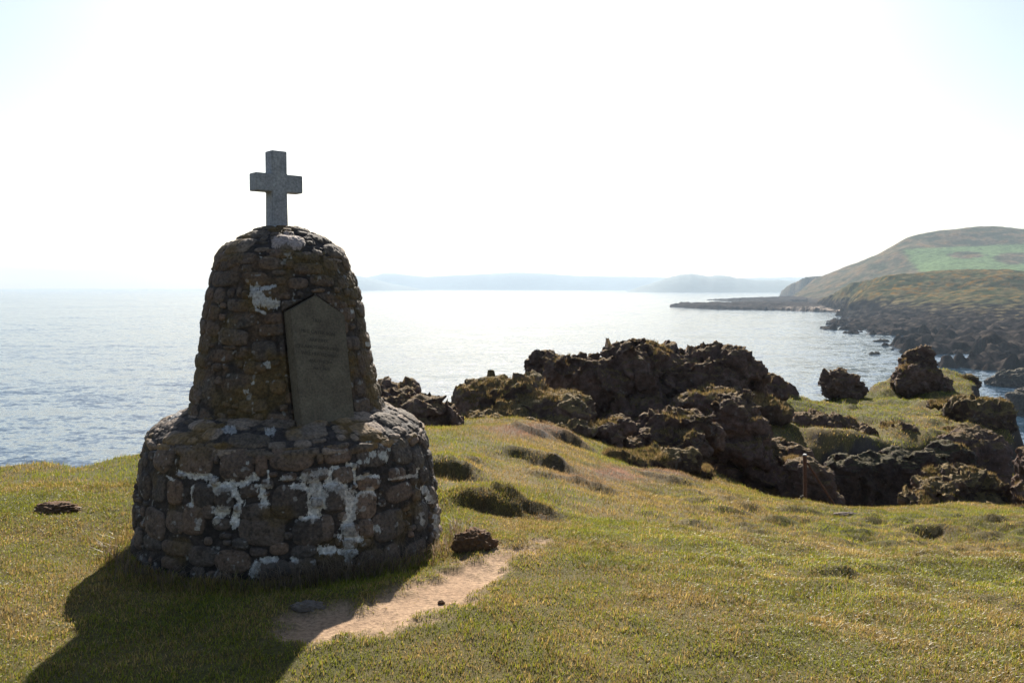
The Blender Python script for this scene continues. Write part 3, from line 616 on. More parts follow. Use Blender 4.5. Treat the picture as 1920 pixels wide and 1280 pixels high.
class Band:
    """a strip of the cairn's surface of revolution carrying rounded stones"""
    def __init__(s, prof, nv, nfront, nback, seed, relief=(.012, .028)):
        s.prof = np.array(prof, float); seg = np.hypot(*np.diff(s.prof, axis=0).T); s.L = np.concatenate([[0], np.cumsum(seg)])
        s.rng = np.random.default_rng(seed); s.seed = seed; s.relief = relief
        # angle 0 faces the camera
        s.th = np.concatenate([np.radians(np.linspace(-112, 112, nfront)), np.radians(np.linspace(112, 248, nback))[1:-1]])
        s.v = np.linspace(0, s.L[-1], nv); s.R = s.prof[:, 0].mean(); s.stones = []
        T, V = np.meshgrid(s.th, s.v); s.T = T.ravel(); s.V = V.ravel()
        s.r = np.interp(s.V, s.L, s.prof[:, 0]); s.z = np.interp(s.V, s.L, s.prof[:, 1])
    def pos(s, th, v, d=0.0):
        r = np.interp(v, s.L, s.prof[:, 0]); z = np.interp(v, s.L, s.prof[:, 1])
        e = 1e-3; dr = (np.interp(v + e, s.L, s.prof[:, 0]) - np.interp(v - e, s.L, s.prof[:, 0])); dz = (np.interp(v + e, s.L, s.prof[:, 1]) - np.interp(v - e, s.L, s.prof[:, 1]))
        ln = np.hypot(dr, dz) + 1e-12; nr_, nz_ = dz / ln, -dr / ln
        ux, uy = np.sin(th - math.pi + CAM_AZ), np.cos(th - math.pi + CAM_AZ)
        ux, uy = np.sin(CAM_AZ + math.pi - th), np.cos(CAM_AZ + math.pi - th)
        rr_ = r + nr_ * d; zz = z + nz_ * d
        return np.stack([CX + LEAN * zz + ux * rr_, CY + uy * rr_, zz], -1)
    def find(s, px, py):
        """surface coordinates of the front point seen at px, py"""
        if not hasattr(s, '_lut'):
            tt, vv = np.meshgrid(np.radians(np.linspace(-95, 95, 191)), np.linspace(0, s.L[-1], 60)); p_ = s.pos(tt.ravel(), vv.ravel()); s._lut = (tt.ravel(), vv.ravel(), *proj(p_))
        tt, vv, x, y = s._lut; k = np.argmin((x - px) ** 2 + (y - py) ** 2)
        return tt[k], vv[k]
    def add_px(s, px, py, w_, h_, **kw):
        t, v = s.find(px, py); D = CY - .6
        s.add(t, v, w_ * D / F / max(.35, math.cos(t)) / 2, h_ * D / F / 2, **kw)
    def add(s, t, v, a, b, h=None, p=None, rot=None, tone=None):
        g = s.rng
        s.stones.append((t, v, a, b, h if h is not None else g.uniform(*s.relief), p or g.uniform(2.6, 4.2), rot if rot is not None else g.uniform(-.12, .12), tone if tone is not None else g.uniform(0, 1), g.uniform(0, 1)))
    def qfun(s, st, T, V, r):
        t, v, a, b, h, p_, rot, _, _ = st
        du = ((T - t + math.pi) % (2 * math.pi) - math.pi) * r; dv = V - v
        c, s_ = math.cos(rot), math.sin(rot)
        return (np.abs((du * c + dv * s_) / a) ** p_ + np.abs((dv * c - du * s_) / b) ** p_) ** (1 / p_)
    def free(s, t, v, lim=1.15):
        r = np.interp(v, s.L, s.prof[:, 0]); return all(s.qfun(st, t, v, r) > lim for st in s.stones)
    def fill(s, n, a0, a1, b0, b1, tmin=-math.pi, tmax=math.pi, grow=True, h=None):
        g = s.rng
        for _ in range(n):
            t = g.uniform(tmin, tmax); v = g.uniform(0, s.L[-1])
            k = g.uniform(0, 1) ** .7; a = a0 + (a1 - a0) * k; b = b0 + (b1 - b0) * g.uniform(0, 1)
            r = np.interp(v, s.L, s.prof[:, 0])
            ok = True
            for st in s.stones:
                du = ((t - st[0] + math.pi) % (2 * math.pi) - math.pi) * r; dv = v - st[1]
                if abs(du) < (a + st[2]) * .93 and abs(dv) < (b + st[3]) * .93: ok = False; break
            if ok: s.add(t, v, a, b, h)
    def courses(s, hts, w0, w1, tmin=-math.pi, tmax=math.pi, h=None):
        v = 0; g = s.rng
        for hh in hts:
            if v > s.L[-1]: break
            r = np.interp(v + hh / 2, s.L, s.prof[:, 0]); t = tmin + g.uniform(0, .2)
            while t < tmax - .05:
                wd = g.uniform(w0, w1); dt = wd / r
                b = hh * g.uniform(.40, .53); s.add(t + dt / 2, v + hh / 2 + g.uniform(-.1, .1) * hh, wd / 2 * .94, b, h and g.uniform(*h))
                t += dt
            v += hh
    def build(s, name, colf, cut=None, base=0.0, rough=.006):
        N = len(s.T); best = np.zeros(N); tone = np.zeros(N); tone2 = np.zeros(N); qmin = np.full(N, 9.0)
        p0 = s.pos(s.T, s.V)
        wu = .012 * fbm(p0 * 9, 3, seed=s.seed); wv = .012 * fbm(p0 * 9, 3, seed=s.seed + 1)
        for st in s.stones:
            dt = ((s.T - st[0] + math.pi) % (2 * math.pi) - math.pi)
            k = np.nonzero((np.abs(dt) * s.r < st[2] * 1.7 + .03) & (np.abs(s.V - st[1]) < st[3] * 1.7 + .03))[0]
            if not len(k): continue
            qv = s.qfun(st, s.T[k] + wu[k] / s.r[k].clip(.05), s.V[k] + wv[k], s.r[k])
            hh = st[4] * np.sqrt(np.clip(1 - qv ** 3.2, 0, 1))
            qmin[k] = np.minimum(qmin[k], qv)
            up = hh > best[k]; kk = k[up]; best[kk] = hh[up]; tone[kk] = st[7]; tone2[kk] = st[8]
        d = best + base + rough * fbm(p0 * 22, 4, seed=s.seed + 2) + .010 * fbm(p0 * 6, 3, seed=s.seed + 3) + .004 * fbm(p0 * 60, 2, seed=s.seed + 8)
        if cut is not None:
            kill = cut(p0); d = d * (1 - kill) - .02 * kill
        p_ = s.pos(s.T, s.V, d)
        stone_m = sstep(0.0, .008, best)
        gx, gy = proj(p0)
        front = np.abs(s.T) < math.radians(95)
        gx = np.where(front, gx, -999); gy = np.where(front, gy, -999)
        col = colf(p_, gx, gy, stone_m, tone, tone2, qmin)
        f = grid_faces(len(s.v), len(s.th), True)[:, ::-1]
        o = mesh_np(name, p_ - np.array([CX, CY, 0]), f[:, ::-1], True, np.clip(col, .004, 1), M_STONE, cairn)
        return o

def strokes(gx, gy, lst, ox, oy, k, seed):
    """mask of brush-like streaks given in enlarged photo coordinates"""
    q = np.stack([gx, gy], 1); m_ = np.zeros(len(gx)); nz = fbm(np.stack([gx * .15, gy * .10, gx * 0], 1), 5, .75, seed=seed) + .5 * fbm(np.stack([gx * .45, gy * .07, gx * 0 + 4], 1), 3, seed=seed + 1)
    for pts, wd in lst:
        pp = np.array([(ox + a / k, oy + b / k) for a, b in pts]); wdk = wd / k / 2 * 1.0
        lo = pp.min(0) - wdk * 2 - 4; hi = pp.max(0) + wdk * 2 + 4
        s_ = np.nonzero((gx > lo[0]) & (gx < hi[0]) & (gy > lo[1]) & (gy < hi[1]))[0]
        if len(s_):
            d = seg_dist(q[s_], pp) / wdk + nz[s_] * 1.3
            m_[s_] = np.maximum(m_[s_], sstep(1.1, .8, d))
    return m_

LIME = [(((350, 375), (430, 398), (520, 400), (560, 420)), 32), (((620, 440), (700, 440), (770, 400)), 42), (((540, 440), (600, 460), (660, 480), (690, 540), (660, 620), (660, 670)), 46),
        (((430, 455), (420, 560)), 28), (((545, 450), (570, 490)), 40), (((560, 600), (620, 590), (560, 640)), 50), (((815, 470), (830, 545)), 50), (((785, 450), (860, 455)), 20),
        (((1050, 400), (1110, 385), (1190, 370)), 40), (((1110, 430), (1120, 520), (1105, 605)), 80), (((980, 450), (1060, 460)), 30), (((1030, 635), (1130, 625)), 22), (((1150, 480), (1160, 570)), 30),
        (((1190, 440), (1260, 470), (1310, 520), (1300, 620), (1290, 740)), 72), (((1290, 640), (1310, 740), (1355, 740)), 55), (((1300, 780), (1300, 890)), 44), (((1250, 820), (1340, 820)), 30),
        (((1150, 810), (1210, 810)), 44), (((760, 950), (790, 890)), 44), (((820, 870), (900, 860)), 30), (((985, 858), (1000, 872)), 26), (((1285, 205), (1335, 205), (1322, 250)), 34),
        (((1330, 340), (1332, 450)), 16), (((1340, 412), (1400, 390), (1470, 400)), 20), (((1355, 500), (1420, 470), (1432, 500)), 36), (((1530, 415), (1680, 390)), 16), (((1680, 360), (1670, 400)), 20),
        (((1720, 460), (1760, 540)), 26), (((1775, 620), (1800, 740)), 20), (((1690, 610), (1700, 660)), 22), (((470, 640), (460, 690)), 22), (((850, 370), (850, 430)), 16), (((920, 412), (970, 410)), 30), (((280, 395), (320, 420)), 14),
        (((1205, 350), (1240, 345)), 18), (((1290, 330), (1330, 335)), 26)]
SPOTS = [(790, 170, 18), (855, 145, 28), (650, 150, 26), (600, 165, 22), (1410, 220, 24), (1430, 270, 22), (1490, 285, 30), (1485, 215, 14), (1400, 312, 16), (1452, 690, 18), (1620, 437, 9), (1245, 268, 14), (1525, 245, 10), (740, 325, 9), (1360, 320, 12), (345, 185, 9)]
DRUM_STONES = [(185, 200, 80, 130), (262, 280, 120, 180), (362, 230, 80, 100), (450, 300, 190, 180), (670, 320, 185, 190), (815, 310, 70, 160), (980, 290, 235, 150), (1230, 260, 150, 140), (1435, 260, 200, 170), (1600, 250, 120, 170), (1690, 290, 70, 140),
               (150, 450, 80, 160), (230, 470, 90, 160), (325, 490, 100, 150), (490, 510, 130, 140), (610, 510, 100, 140), (740, 482, 100, 75), (985, 540, 195, 190), (1115, 395, 160, 75), (1222, 520, 125, 160), (1265, 385, 115, 90), (1410, 430, 140, 85), (1405, 560, 130, 160), (1575, 390, 110, 80), (1590, 490, 170, 110), (1720, 400, 70, 110),
               (125, 560, 70, 120), (210, 665, 130, 170), (330, 650, 110, 120), (430, 640, 125, 170), (590, 660, 110, 75), (770, 600, 160, 95), (810, 715, 250, 145), (1085, 710, 190, 160), (1190, 690, 80, 150), (1525, 672, 190, 170), (1705, 620, 95, 170), (1400, 690, 80, 110), (505, 580, 60, 120),
               (200, 775, 110, 90), (330, 805, 190, 90), (475, 850, 150, 120), (640, 870, 190, 120), (920, 800, 110, 70), (790, 815, 100, 50), (870, 910, 210, 110), (1040, 905, 150, 100), (1200, 885, 130, 130), (1420, 865, 160, 130), (1540, 850, 110, 170), (1685, 840, 150, 170), (1060, 815, 130, 70), (690, 780, 80, 60)]
S_DARK = np.array([.040, .032, .028]); S_WARM = np.array([.170, .108, .074]); S_GREY = np.array([.125, .112, .098]); MORTAR = np.array([.026, .020, .017])

def drum_cols(p_, gx, gy, sm, tone, tone2, qm):
    n = fbm(p_ * 7, 4, seed=200); n2 = fbm(p_ * 25, 4, .6, seed=201)
    c = lerp(S_DARK * 1.2, S_WARM, np.clip(tone * .8 + .4 * n + .1, 0, 1)); c = c * (1 - (.35 * tone2)[:, None]) + S_GREY * (.35 * tone2)[:, None]
    c = c * (1 - .45 * sstep(0, .5, n2)[:, None]) 
    mo = lerp(MORTAR * .7, MORTAR * 2.0, np.clip(.5 + n2 + .5 * n, 0, 1))
    c = c * sm[:, None] + mo * (1 - sm[:, None])
    och = sstep(.15, .5, fbm(p_ * 5, 3, seed=205)) * .45; c = c * (1 - och[:, None]) + np.array([.12, .075, .022]) * och[:, None]
    sp_ = sstep(.48, .62, fbm(p_ * 30, 2, seed=206)) * .6; c = c * (1 - sp_[:, None]) + np.array([.30, .28, .26]) * sp_[:, None]
    li = strokes(gx, gy, LIME, 220, 760, 3.0, 207)
    lc_ = lerp(np.array([.42, .39, .36]), np.array([.66, .62, .57]), np.clip(.5 + n2 * 1.5, 0, 1)); st = sstep(.1, .5, fbm(p_ * 14, 3, seed=208))
    lc_ = lc_ * (1 - .35 * st[:, None]) + np.array([.45, .38, .25]) * .35 * st[:, None]
    # limewash clings to the joints and thins out over the crowns of the stones
    li = li * (1 - .62 * sm * sstep(1.0, .72, qm) * sstep(-.55, .1, n2)) * (.72 + .28 * sstep(-.3, .2, fbm(p_ * 40, 3, .7, seed=210)))
    c = c * (1 - li[:, None]) + lc_ * li[:, None]
    sp2 = strokes(gx, gy, [(((a, b),), r * 2) for a, b, r in SPOTS], 220, 760, 3.0, 209) * .85
    return c * (1 - sp2[:, None]) + np.array([.40, .39, .36]) * sp2[:, None]

drum = Band([(.985, -.12), (.98, 0), (.958, .25), (.925, .48), (.885, .62), (.855, .67)], 240, 900, 160, 11)
for cx_, cy_, w_, h_ in DRUM_STONES: drum.add_px(220 + cx_ / 3, 760 + cy_ / 3, w_ / 3 * .99, h_ / 3 * .97)
drum.courses([.17, .16, .15, .15, .14, .1], .16, .30, math.radians(82), math.radians(278))
drum.fill(2500, .03, .11, .03, .075); drum.fill(3000, .012, .05, .012, .035)
drum.build('plinth', drum_cols)

def cap_cols(p_, gx, gy, sm, tone, tone2, qm):
    n = fbm(p_ * 7, 4, seed=220); n2 = fbm(p_ * 28, 4, .6, seed=221)
    c = lerp(np.array([.10, .075, .055]), np.array([.27, .20, .15]), np.clip(tone + .3 * n, 0, 1))
    c = c * (1 - .4 * sstep(0, .5, n2)[:, None])
    c = c * sm[:, None] + lerp(MORTAR, MORTAR * 2.6, np.clip(.5 + n2, 0, 1)) * (1 - sm[:, None])
    och = sstep(.05, .35, fbm(p_ * 6, 3, seed=222)) * .55; c = c * (1 - och[:, None]) + np.array([.19, .105, .02]) * och[:, None]
    wl = strokes(gx, gy, [(((310, 1160), (372, 1105)), 26), (((1080, 1110), (1140, 1130)), 60), (((610, 1215), (650, 1225)), 40), (((850, 1228), (875, 1222)), 36)], 220, 400, 3.0, 223) * .7
    return c * (1 - wl[:, None]) + np.array([.42, .40, .38]) * wl[:, None]
ledge = Band([(.86, .62), (.880, .635), (.868, .672), (.825, .705), (.74, .752), (.63, .795), (.56, .815)], 90, 900, 160, 12)
ledge.courses([.06], .14, .26, h=(.012, .03)); ledge.fill(1500, .06, .13, .05, .10, h=.016); ledge.fill(2500, .02, .06, .015, .04, h=.012)
ledge.build('ledge', cap_cols)

# plaque geometry first, the tower leaves room for it
PAZ = CAM_AZ + math.pi - math.radians(26)
ph = np.array([math.sin(PAZ), math.cos(PAZ), 0]); BAT = math.radians(11.5)
pn = ph * math.cos(BAT) + np.array([0, 0, 1]) * math.sin(BAT)
pc = axis(1.2) + np.array([0, 0, 1.2]) + ph * (.575 + .004)
def on_plaque(px, py):
    d = ray(px, py); t = ((pc - CAMP) @ pn) / (d @ pn); return CAMP + d * t
PQ = [(543, 581), (592, 553), (646, 590), (667, 801), (565, 796)]
pq3 = np.array([on_plaque(*a) for a in PQ])
ex = np.cross(np.array([0, 0, 1.0]), pn); ex /= np.linalg.norm(ex); ey = np.cross(pn, ex)
pq2 = np.stack([(pq3 - pc) @ ex, (pq3 - pc) @ ey], 1)
def plaque_cut(p_):
    v = p_ - pc; sd_ = poly_sd(np.stack([v @ ex, v @ ey], 1), pq2)
    return sstep(.016, .003, sd_) * ((v @ pn) > -.4)

def tower_cols(p_, gx, gy, sm, tone, tone2, qm):
    n = fbm(p_ * 6, 4, seed=240); n2 = fbm(p_ * 25, 4, .6, seed=241)
    c = lerp(S_DARK * 1.5, S_WARM * 1.0, np.clip(tone * .8 + .3 * n + .1, 0, 1)); c = c * (1 - (.55 * tone2)[:, None]) + (S_GREY * .8) * (.55 * tone2)[:, None]
    c = c * (1 - .45 * sstep(0, .5, n2)[:, None])
    c = c * sm[:, None] + lerp(MORTAR * .8, MORTAR * 1.9, np.clip(.5 + n2, 0, 1)) * (1 - sm[:, None])
    sme = sstep(-.15, .35, fbm(p_ * 8, 4, .6, seed=249)) * .6; c = c * (1 - sme[:, None]) + np.array([.110, .068, .040]) * (1 + .7 * n2[:, None]) * sme[:, None]
    och = np.clip(sstep(-.12, .30, fbm(p_ * 4.5, 4, seed=245)), 0, 1) * .5; c = c * (1 - och[:, None]) + np.array([.115, .074, .018]) * och[:, None] * (1 + .6 * n2[:, None])
    sp_ = sstep(.5, .62, fbm(p_ * 28, 2, seed=246)) * .5; c = c * (1 - sp_[:, None]) + np.array([.28, .27, .25]) * sp_[:, None]
    wp = strokes(gx, gy, [(((775, 425), (785, 505)), 46), (((800, 460), (830, 505), (895, 508)), 48), (((820, 425), (885, 410)), 24), (((790, 545), (830, 560)), 16)], 220, 400, 3.0, 247)
    c = c * (1 - .9 * wp[:, None]) + np.array([.40, .385, .37]) * .9 * wp[:, None]
    s2 = strokes(gx, gy, [(((a, b),), r * 2) for a, b, r in ((850, 850, 16), (830, 845, 9), (720, 1000, 14), (765, 953, 9), (1315, 553, 12), (1318, 600, 7), (1402, 735, 12), (810, 238, 8), (1240, 600, 6))], 220, 400, 3.0, 248) * .8
    return c * (1 - s2[:, None]) + np.array([.42, .41, .38]) * s2[:, None]
tower = Band([(.645, .74), (.620, .82), (.562, 1.10), (.515, 1.40), (.462, 1.65), (.412, 1.79), (.385, 1.82)], 320, 760, 130, 13, (.007, .019))
for cx_, cy_, w_, h_ in ((835, 465, 160, 120), (650, 700, 180, 100), (1065, 240, 150, 50), (1200, 270, 90, 110), (1280, 385, 80, 80), (910, 970, 90, 80), (770, 1090, 160, 70), (700, 950, 230, 120), (1390, 840, 90, 170), (480, 980, 130, 150), (600, 360, 150, 90), (900, 590, 150, 70), (700, 600, 170, 80), (560, 240, 130, 90), (700, 250, 150, 80), (1390, 710, 60, 110), (860, 280, 140, 70)):
    tower.add_px(220 + cx_ / 3, 400 + cy_ / 3, w_ / 3, h_ / 3)
tower.courses([.125, .11, .12, .10, .115, .10, .11, .10, .11, .10, .1], .10, .22, math.radians(55), math.radians(305))
tower.fill(3000, .05, .11, .035, .06); tower.fill(5000, .015, .05, .012, .03)
tower.build('tower', tower_cols, plaque_cut)

def dome_cols(p_, gx, gy, sm, tone, tone2, qm):
    c = cap_cols(p_, gx, gy, sm, tone, tone2, qm) * .75
    wp = strokes(gx, gy, [(((905, 165), (960, 150), (1010, 175)), 70)], 220, 400, 3.0, 260) * .85  # sunlit patch painted into the dome's colour
    return c * (1 - wp[:, None]) + np.array([.34, .27, .24]) * wp[:, None]
dome = Band([(.36, 1.75), (.410, 1.77), (.415, 1.795), (.375, 1.845), (.30, 1.90), (.18, 1.955), (.08, 1.982), (.012, 1.99)], 110, 560, 100, 14)
dome.courses([.07], .12, .24, h=(.014, .03)); dome.fill(1500, .07, .13, .05, .09, h=.018); dome.fill(1500, .02, .05, .015, .035, h=.012)
dome.build('dome', dome_cols)

# plaque: a pointed slab with worn lettering
def slab_mat(name, a_, b_, sc):
    m, n, l, p = new_mat(name); g = n.new('ShaderNodeNewGeometry')
    x = noise(n, l, sc, 6, .7, g.outputs['Position']); r = ramp(n, l, x.outputs[0], [(.3, a_), (.7, b_)])
    y = noise(n, l, sc * 9, 4, .7, g.outputs['Position']); r2 = ramp(n, l, y.outputs[0], [(.3, (.65,) * 3), (.7, (1.35,) * 3)])
    l.new(mix(n, l, 1.0, r.outputs[0], r2.outputs[0], 'MULTIPLY'), p.inputs['Base Color'])
    p.inputs['Roughness'].default_value = .8; p.inputs['Specular IOR Level'].default_value = .3
    l.new(bump(n, l, y.outputs[0], .6, .004), p.inputs['Normal']); return m
M_PLAQUE = slab_mat('weathered_slate', (.085, .068, .050), (.145, .122, .086), 9)
M_CROSS = slab_mat('grey_granite', (.21, .215, .23), (.33, .335, .35), 7)
M_LETTER = slab_mat('worn_lettering', (.042, .036, .028), (.07, .06, .046), 40)  # raised letters darkened to imitate shade inside engraved cuts
orig = np.array([CX, CY, 0])
bm = bmesh.new()
fr = [bm.verts.new(Vector(p_ - orig)) for p_ in pq3]; bk = [bm.verts.new(Vector(p_ - orig - pn * .09)) for p_ in pq3]
bm.faces.new(fr[::-1]); bm.faces.new(bk)
for i in range(5): bm.faces.new((fr[i], fr[(i + 1) % 5], bk[(i + 1) % 5], bk[i]))
bmesh.ops.recalc_face_normals(bm, faces=bm.faces); bmesh.ops.bevel(bm, geom=list(bm.edges), offset=.005, segments=2, affect='EDGES')
me = bpy.data.meshes.new('plaque'); bm.to_mesh(me); bm.free(); me.materials.append(M_PLAQUE)
plaque = bpy.data.objects.new('plaque', me); COL.objects.link(plaque); plaque.parent = cairn
lines = [(600, '1835', .026), (622, 'MEC CATER SON', .026), (637, 'ARE MMX', .026), (650, 'F.E.A PROTHEROE DIXIE', .022), (663, 'WIFE HER DZAMBES', .024), (676, 'AND THE SEA', .022), (690, 'MAY 1910', .022)]
for yy, txt, hh in lines:
    cu = bpy.data.curves.new('t', 'FONT'); cu.body = txt; cu.size = hh * 1.15; cu.align_x = 'CENTER'; cu.extrude = .0006
    to = bpy.data.objects.new('t', cu); COL.objects.link(to)
    me = bpy.data.meshes.new_from_object(to.evaluated_get(bpy.context.evaluated_depsgraph_get())); me.name = 'inscription'
    c0 = on_plaque(598 + (yy - 640) * .1, yy + 4) + pn * .0008
    sl = pq3[3] - pq3[4]; e1 = sl / np.linalg.norm(sl); e2 = np.cross(pn, e1)   # the letters follow the slab's own slight tilt
    kx = min(1, .142 / max(abs(v.co.x) for v in me.vertices))
    for v in me.vertices: v.co = Vector(c0 - orig + e1 * v.co.x * kx + e2 * v.co.y + pn * v.co.z)
    me.materials.clear(); me.materials.append(M_LETTER)
    bpy.data.objects.remove(to); bpy.data.curves.remove(cu)
    ins = bpy.data.objects.new('inscription', me); COL.objects.link(ins); ins.parent = plaque

# cross
KAZ = CAM_AZ + math.pi - math.radians(27); kf = np.array([math.sin(KAZ), math.cos(KAZ), 0]); kr = np.cross(np.array([0, 0, 1.0]), kf)
def kp(a, d, zz): return kr * a + kf * d + np.array([0, 0, zz])
outl = [(-.056, 0), (.056, 0), (.0525, .24), (.165, .24), (.165, .355), (.053, .355), (.053, .505), (-.053, .505), (-.053, .355), (-.165, .355), (-.165, .24), (-.0525, .24)]
bm = bmesh.new(); z0_ = 1.98
c0 = axis(2.0) + np.array([-.034, 0, 0]) - orig
fr = [bm.verts.new(Vector(c0 + kp(a, .05, z0_ + b))) for a, b in outl]; bk = [bm.verts.new(Vector(c0 + kp(a, -.05, z0_ + b))) for a, b in outl]
bm.faces.new(fr); bm.faces.new(bk[::-1])
for i in range(12): bm.faces.new((fr[i], bk[i], bk[(i + 1) % 12], fr[(i + 1) % 12]))
bmesh.ops.recalc_face_normals(bm, faces=bm.faces); bmesh.ops.bevel(bm, geom=list(bm.edges), offset=.004, segments=2, affect='EDGES')
me = bpy.data.meshes.new('cross'); bm.to_mesh(me); bm.free(); me.materials.append(M_CROSS)
cross = bpy.data.objects.new('cross', me); COL.objects.link(cross); cross.parent = cairn

# ------------------------------------------------------------------ rusty post with its stay
def tube(bm, a, b, r, n=10, r2=None):
    a, b = Vector(a), Vector(b); ax = (b - a).normalized(); s_ = ax.orthogonal().normalized(); t_ = ax.cross(s_); r2 = r2 or r
    A = [bm.verts.new(a + (s_ * math.cos(2 * math.pi * i / n) + t_ * math.sin(2 * math.pi * i / n)) * r) for i in range(n)]
    B = [bm.verts.new(b + (s_ * math.cos(2 * math.pi * i / n) + t_ * math.sin(2 * math.pi * i / n)) * r2) for i in range(n)]
    for i in range(n): bm.faces.new((A[i], A[(i + 1) % n], B[(i + 1) % n], B[i]))
    bm.faces.new(A[::-1]); bm.faces.new(B)
def bobj(name, bm, mat, parent=None):
    me = bpy.data.meshes.new(name); bm.to_mesh(me); bm.free(); me.materials.append(mat)
    o = bpy.data.objects.new(name, me); COL.objects.link(o); o.parent = parent; return o
m, n, l, p = new_mat('rusty_iron'); g = n.new('ShaderNodeNewGeometry'); x = noise(n, l, 25, 5, .7, g.outputs['Position'])
r = ramp(n, l, x.outputs[0], [(.3, (.045, .018, .012)), (.7, (.13, .05, .028))]); l.new(r.outputs[0], p.inputs['Base Color']); p.inputs['Roughness'].default_value = .8
l.new(bump(n, l, x.outputs[0], .5, .004), p.inputs['Normal']); M_RUST = m
m, n, l, p = new_mat('sunlit_cap'); p.inputs['Base Color'].default_value = (.55, .52, .48, 1); p.inputs['Roughness'].default_value = .5; M_CAP = m  # pale colour stands in for sunlight on the post's top
pt, pb = P(1509, 853, 14.0), P(1510.5, 956, 14.0)
post = bpy.data.objects.new('fence_post', None); COL.objects.link(post); post.location = pb
tag(post, 'rusty iron straining post with a sloping stay at the gully edge', 'fence post')
bm = bmesh.new(); tube(bm, (0, 0, -.1), pt - pb, .031); bobj('post', bm, M_RUST, post)
bm = bmesh.new(); tube(bm, pt - pb, pt - pb + np.array([0, 0, .02]), .034, 12, .026); bobj('cap', bm, M_CAP, post)
bm = bmesh.new(); tube(bm, P(1513, 866, 14.0) - pb, P(1578, 966, 14.15) - pb, .016); bobj('stay', bm, M_RUST, post)

# ------------------------------------------------------------------ small loose things
def lump(name, px, py, r, label, cat, mat, sq=(1, 1, .7), seed=0):
    d = ray(px, py); ts = np.linspace(2, 18, 800); pts = CAMP + d * (ts / d[1])[:, None]
    hz = gsample(z, pts[:, 0], pts[:, 1]); k = int(np.argmax(pts[:, 2] < hz)); c = pts[k]; c[2] = hz[k]
    bm = bmesh.new(); bmesh.ops.create_icosphere(bm, subdivisions=5, radius=1.0); bm.verts.ensure_lookup_table()
    v = np.array([q_.co for q_ in bm.verts]); f = np.array([[q_.index for q_ in ff.verts] for ff in bm.faces]); bm.free()
    dd = 1 + .35 * fbm(v * 1.3, 3, seed=seed) + .4 * fbm(v * 4.5, 4, .7, seed=seed)
    v = v * dd[:, None] * np.array(sq) * r + np.array([0, 0, r * sq[2] * .15])
    o = mesh_np(name, v, f, True, None, mat); o.location = c
    return tag(o, label, cat)
def soil_mat(name, a_, b_):
    m, n, l, p = new_mat(name); g = n.new('ShaderNodeNewGeometry'); x = noise(n, l, 30, 6, .7, g.outputs['Position'])
    r = ramp(n, l, x.outputs[0], [(.3, a_), (.7, b_)]); l.new(r.outputs[0], p.inputs['Base Color']); p.inputs['Roughness'].default_value = .95
    l.new(bump(n, l, x.outputs[0], 1, .02), p.inputs['Normal']); return m
M_PEAT = soil_mat('dry_peat', (.04, .018, .008), (.17, .085, .032)); M_PALE = soil_mat('pale_stone', (.10, .075, .058), (.24, .19, .155))
lump('turf_clod', 886, 1028, .115, 'dark crumbling turf clod on the grass right of the cairn', 'clod', M_PEAT, (1.1, .9, .8), 3)
lump('turf_clod', 106, 956, .10, 'low dry brown turf clod on the grass left of the cairn', 'clod', M_PEAT, (1.5, .9, .42), 4)
lump('pebble', 827, 1131, .018, 'small dark pebble lying on the sunlit bare path', 'pebble', M_PEAT, (1, .9, .8), 5)
lump('stone', 577, 1142, .055, 'half-buried pale stone in the shade before the cairn', 'stone', M_PALE, (1.5, .8, .5), 6)
lump('stone', 1592, 966, .10, 'pale flat stone at the foot of the rusty stay', 'stone', M_PALE, (1.7, .8, .35), 7)

# ------------------------------------------------------------------ grass
def rock_turf():
    g = np.random.default_rng(9); p_ = np.concatenate(TURF); n = len(p_); p_ = p_ + g.normal(0, .02, (n, 3)) * np.array([1, 1, 0])
    D = p_[:, 1]; h = g.uniform(.02, .05, n) * (.6 + D / 20); w_ = .0022 * D / 8 * g.uniform(.7, 1.4, n)
    t = (g.uniform(0, 1, n) < .7 + .4 * fbm(p_ * 1.5, 3, seed=88)).astype(float)
    c = lerp(np.array([.10, .095, .02]), lerp(np.array([.15, .088, .036]), np.array([.36, .25, .11]), g.uniform(0, 1, n)), t) * g.uniform(.6, 1.2, n)[:, None]
    a = g.uniform(0, 6.283, n); side = np.stack([np.cos(a), np.sin(a), 0 * a], 1) * w_[:, None]; b = g.uniform(0, 6.283, n)
    tip = p_ + np.stack([np.cos(b) * .5, np.sin(b) * .5, 0 * b + 1], 1) * h[:, None]; p_ = p_ - np.array([0, 0, .012])
    return np.stack([p_ - side, p_ + side, tip], 1).reshape(-1, 3), np.arange(3 * n), np.full(n, 3, np.int32), np.repeat(c, 3, 0)
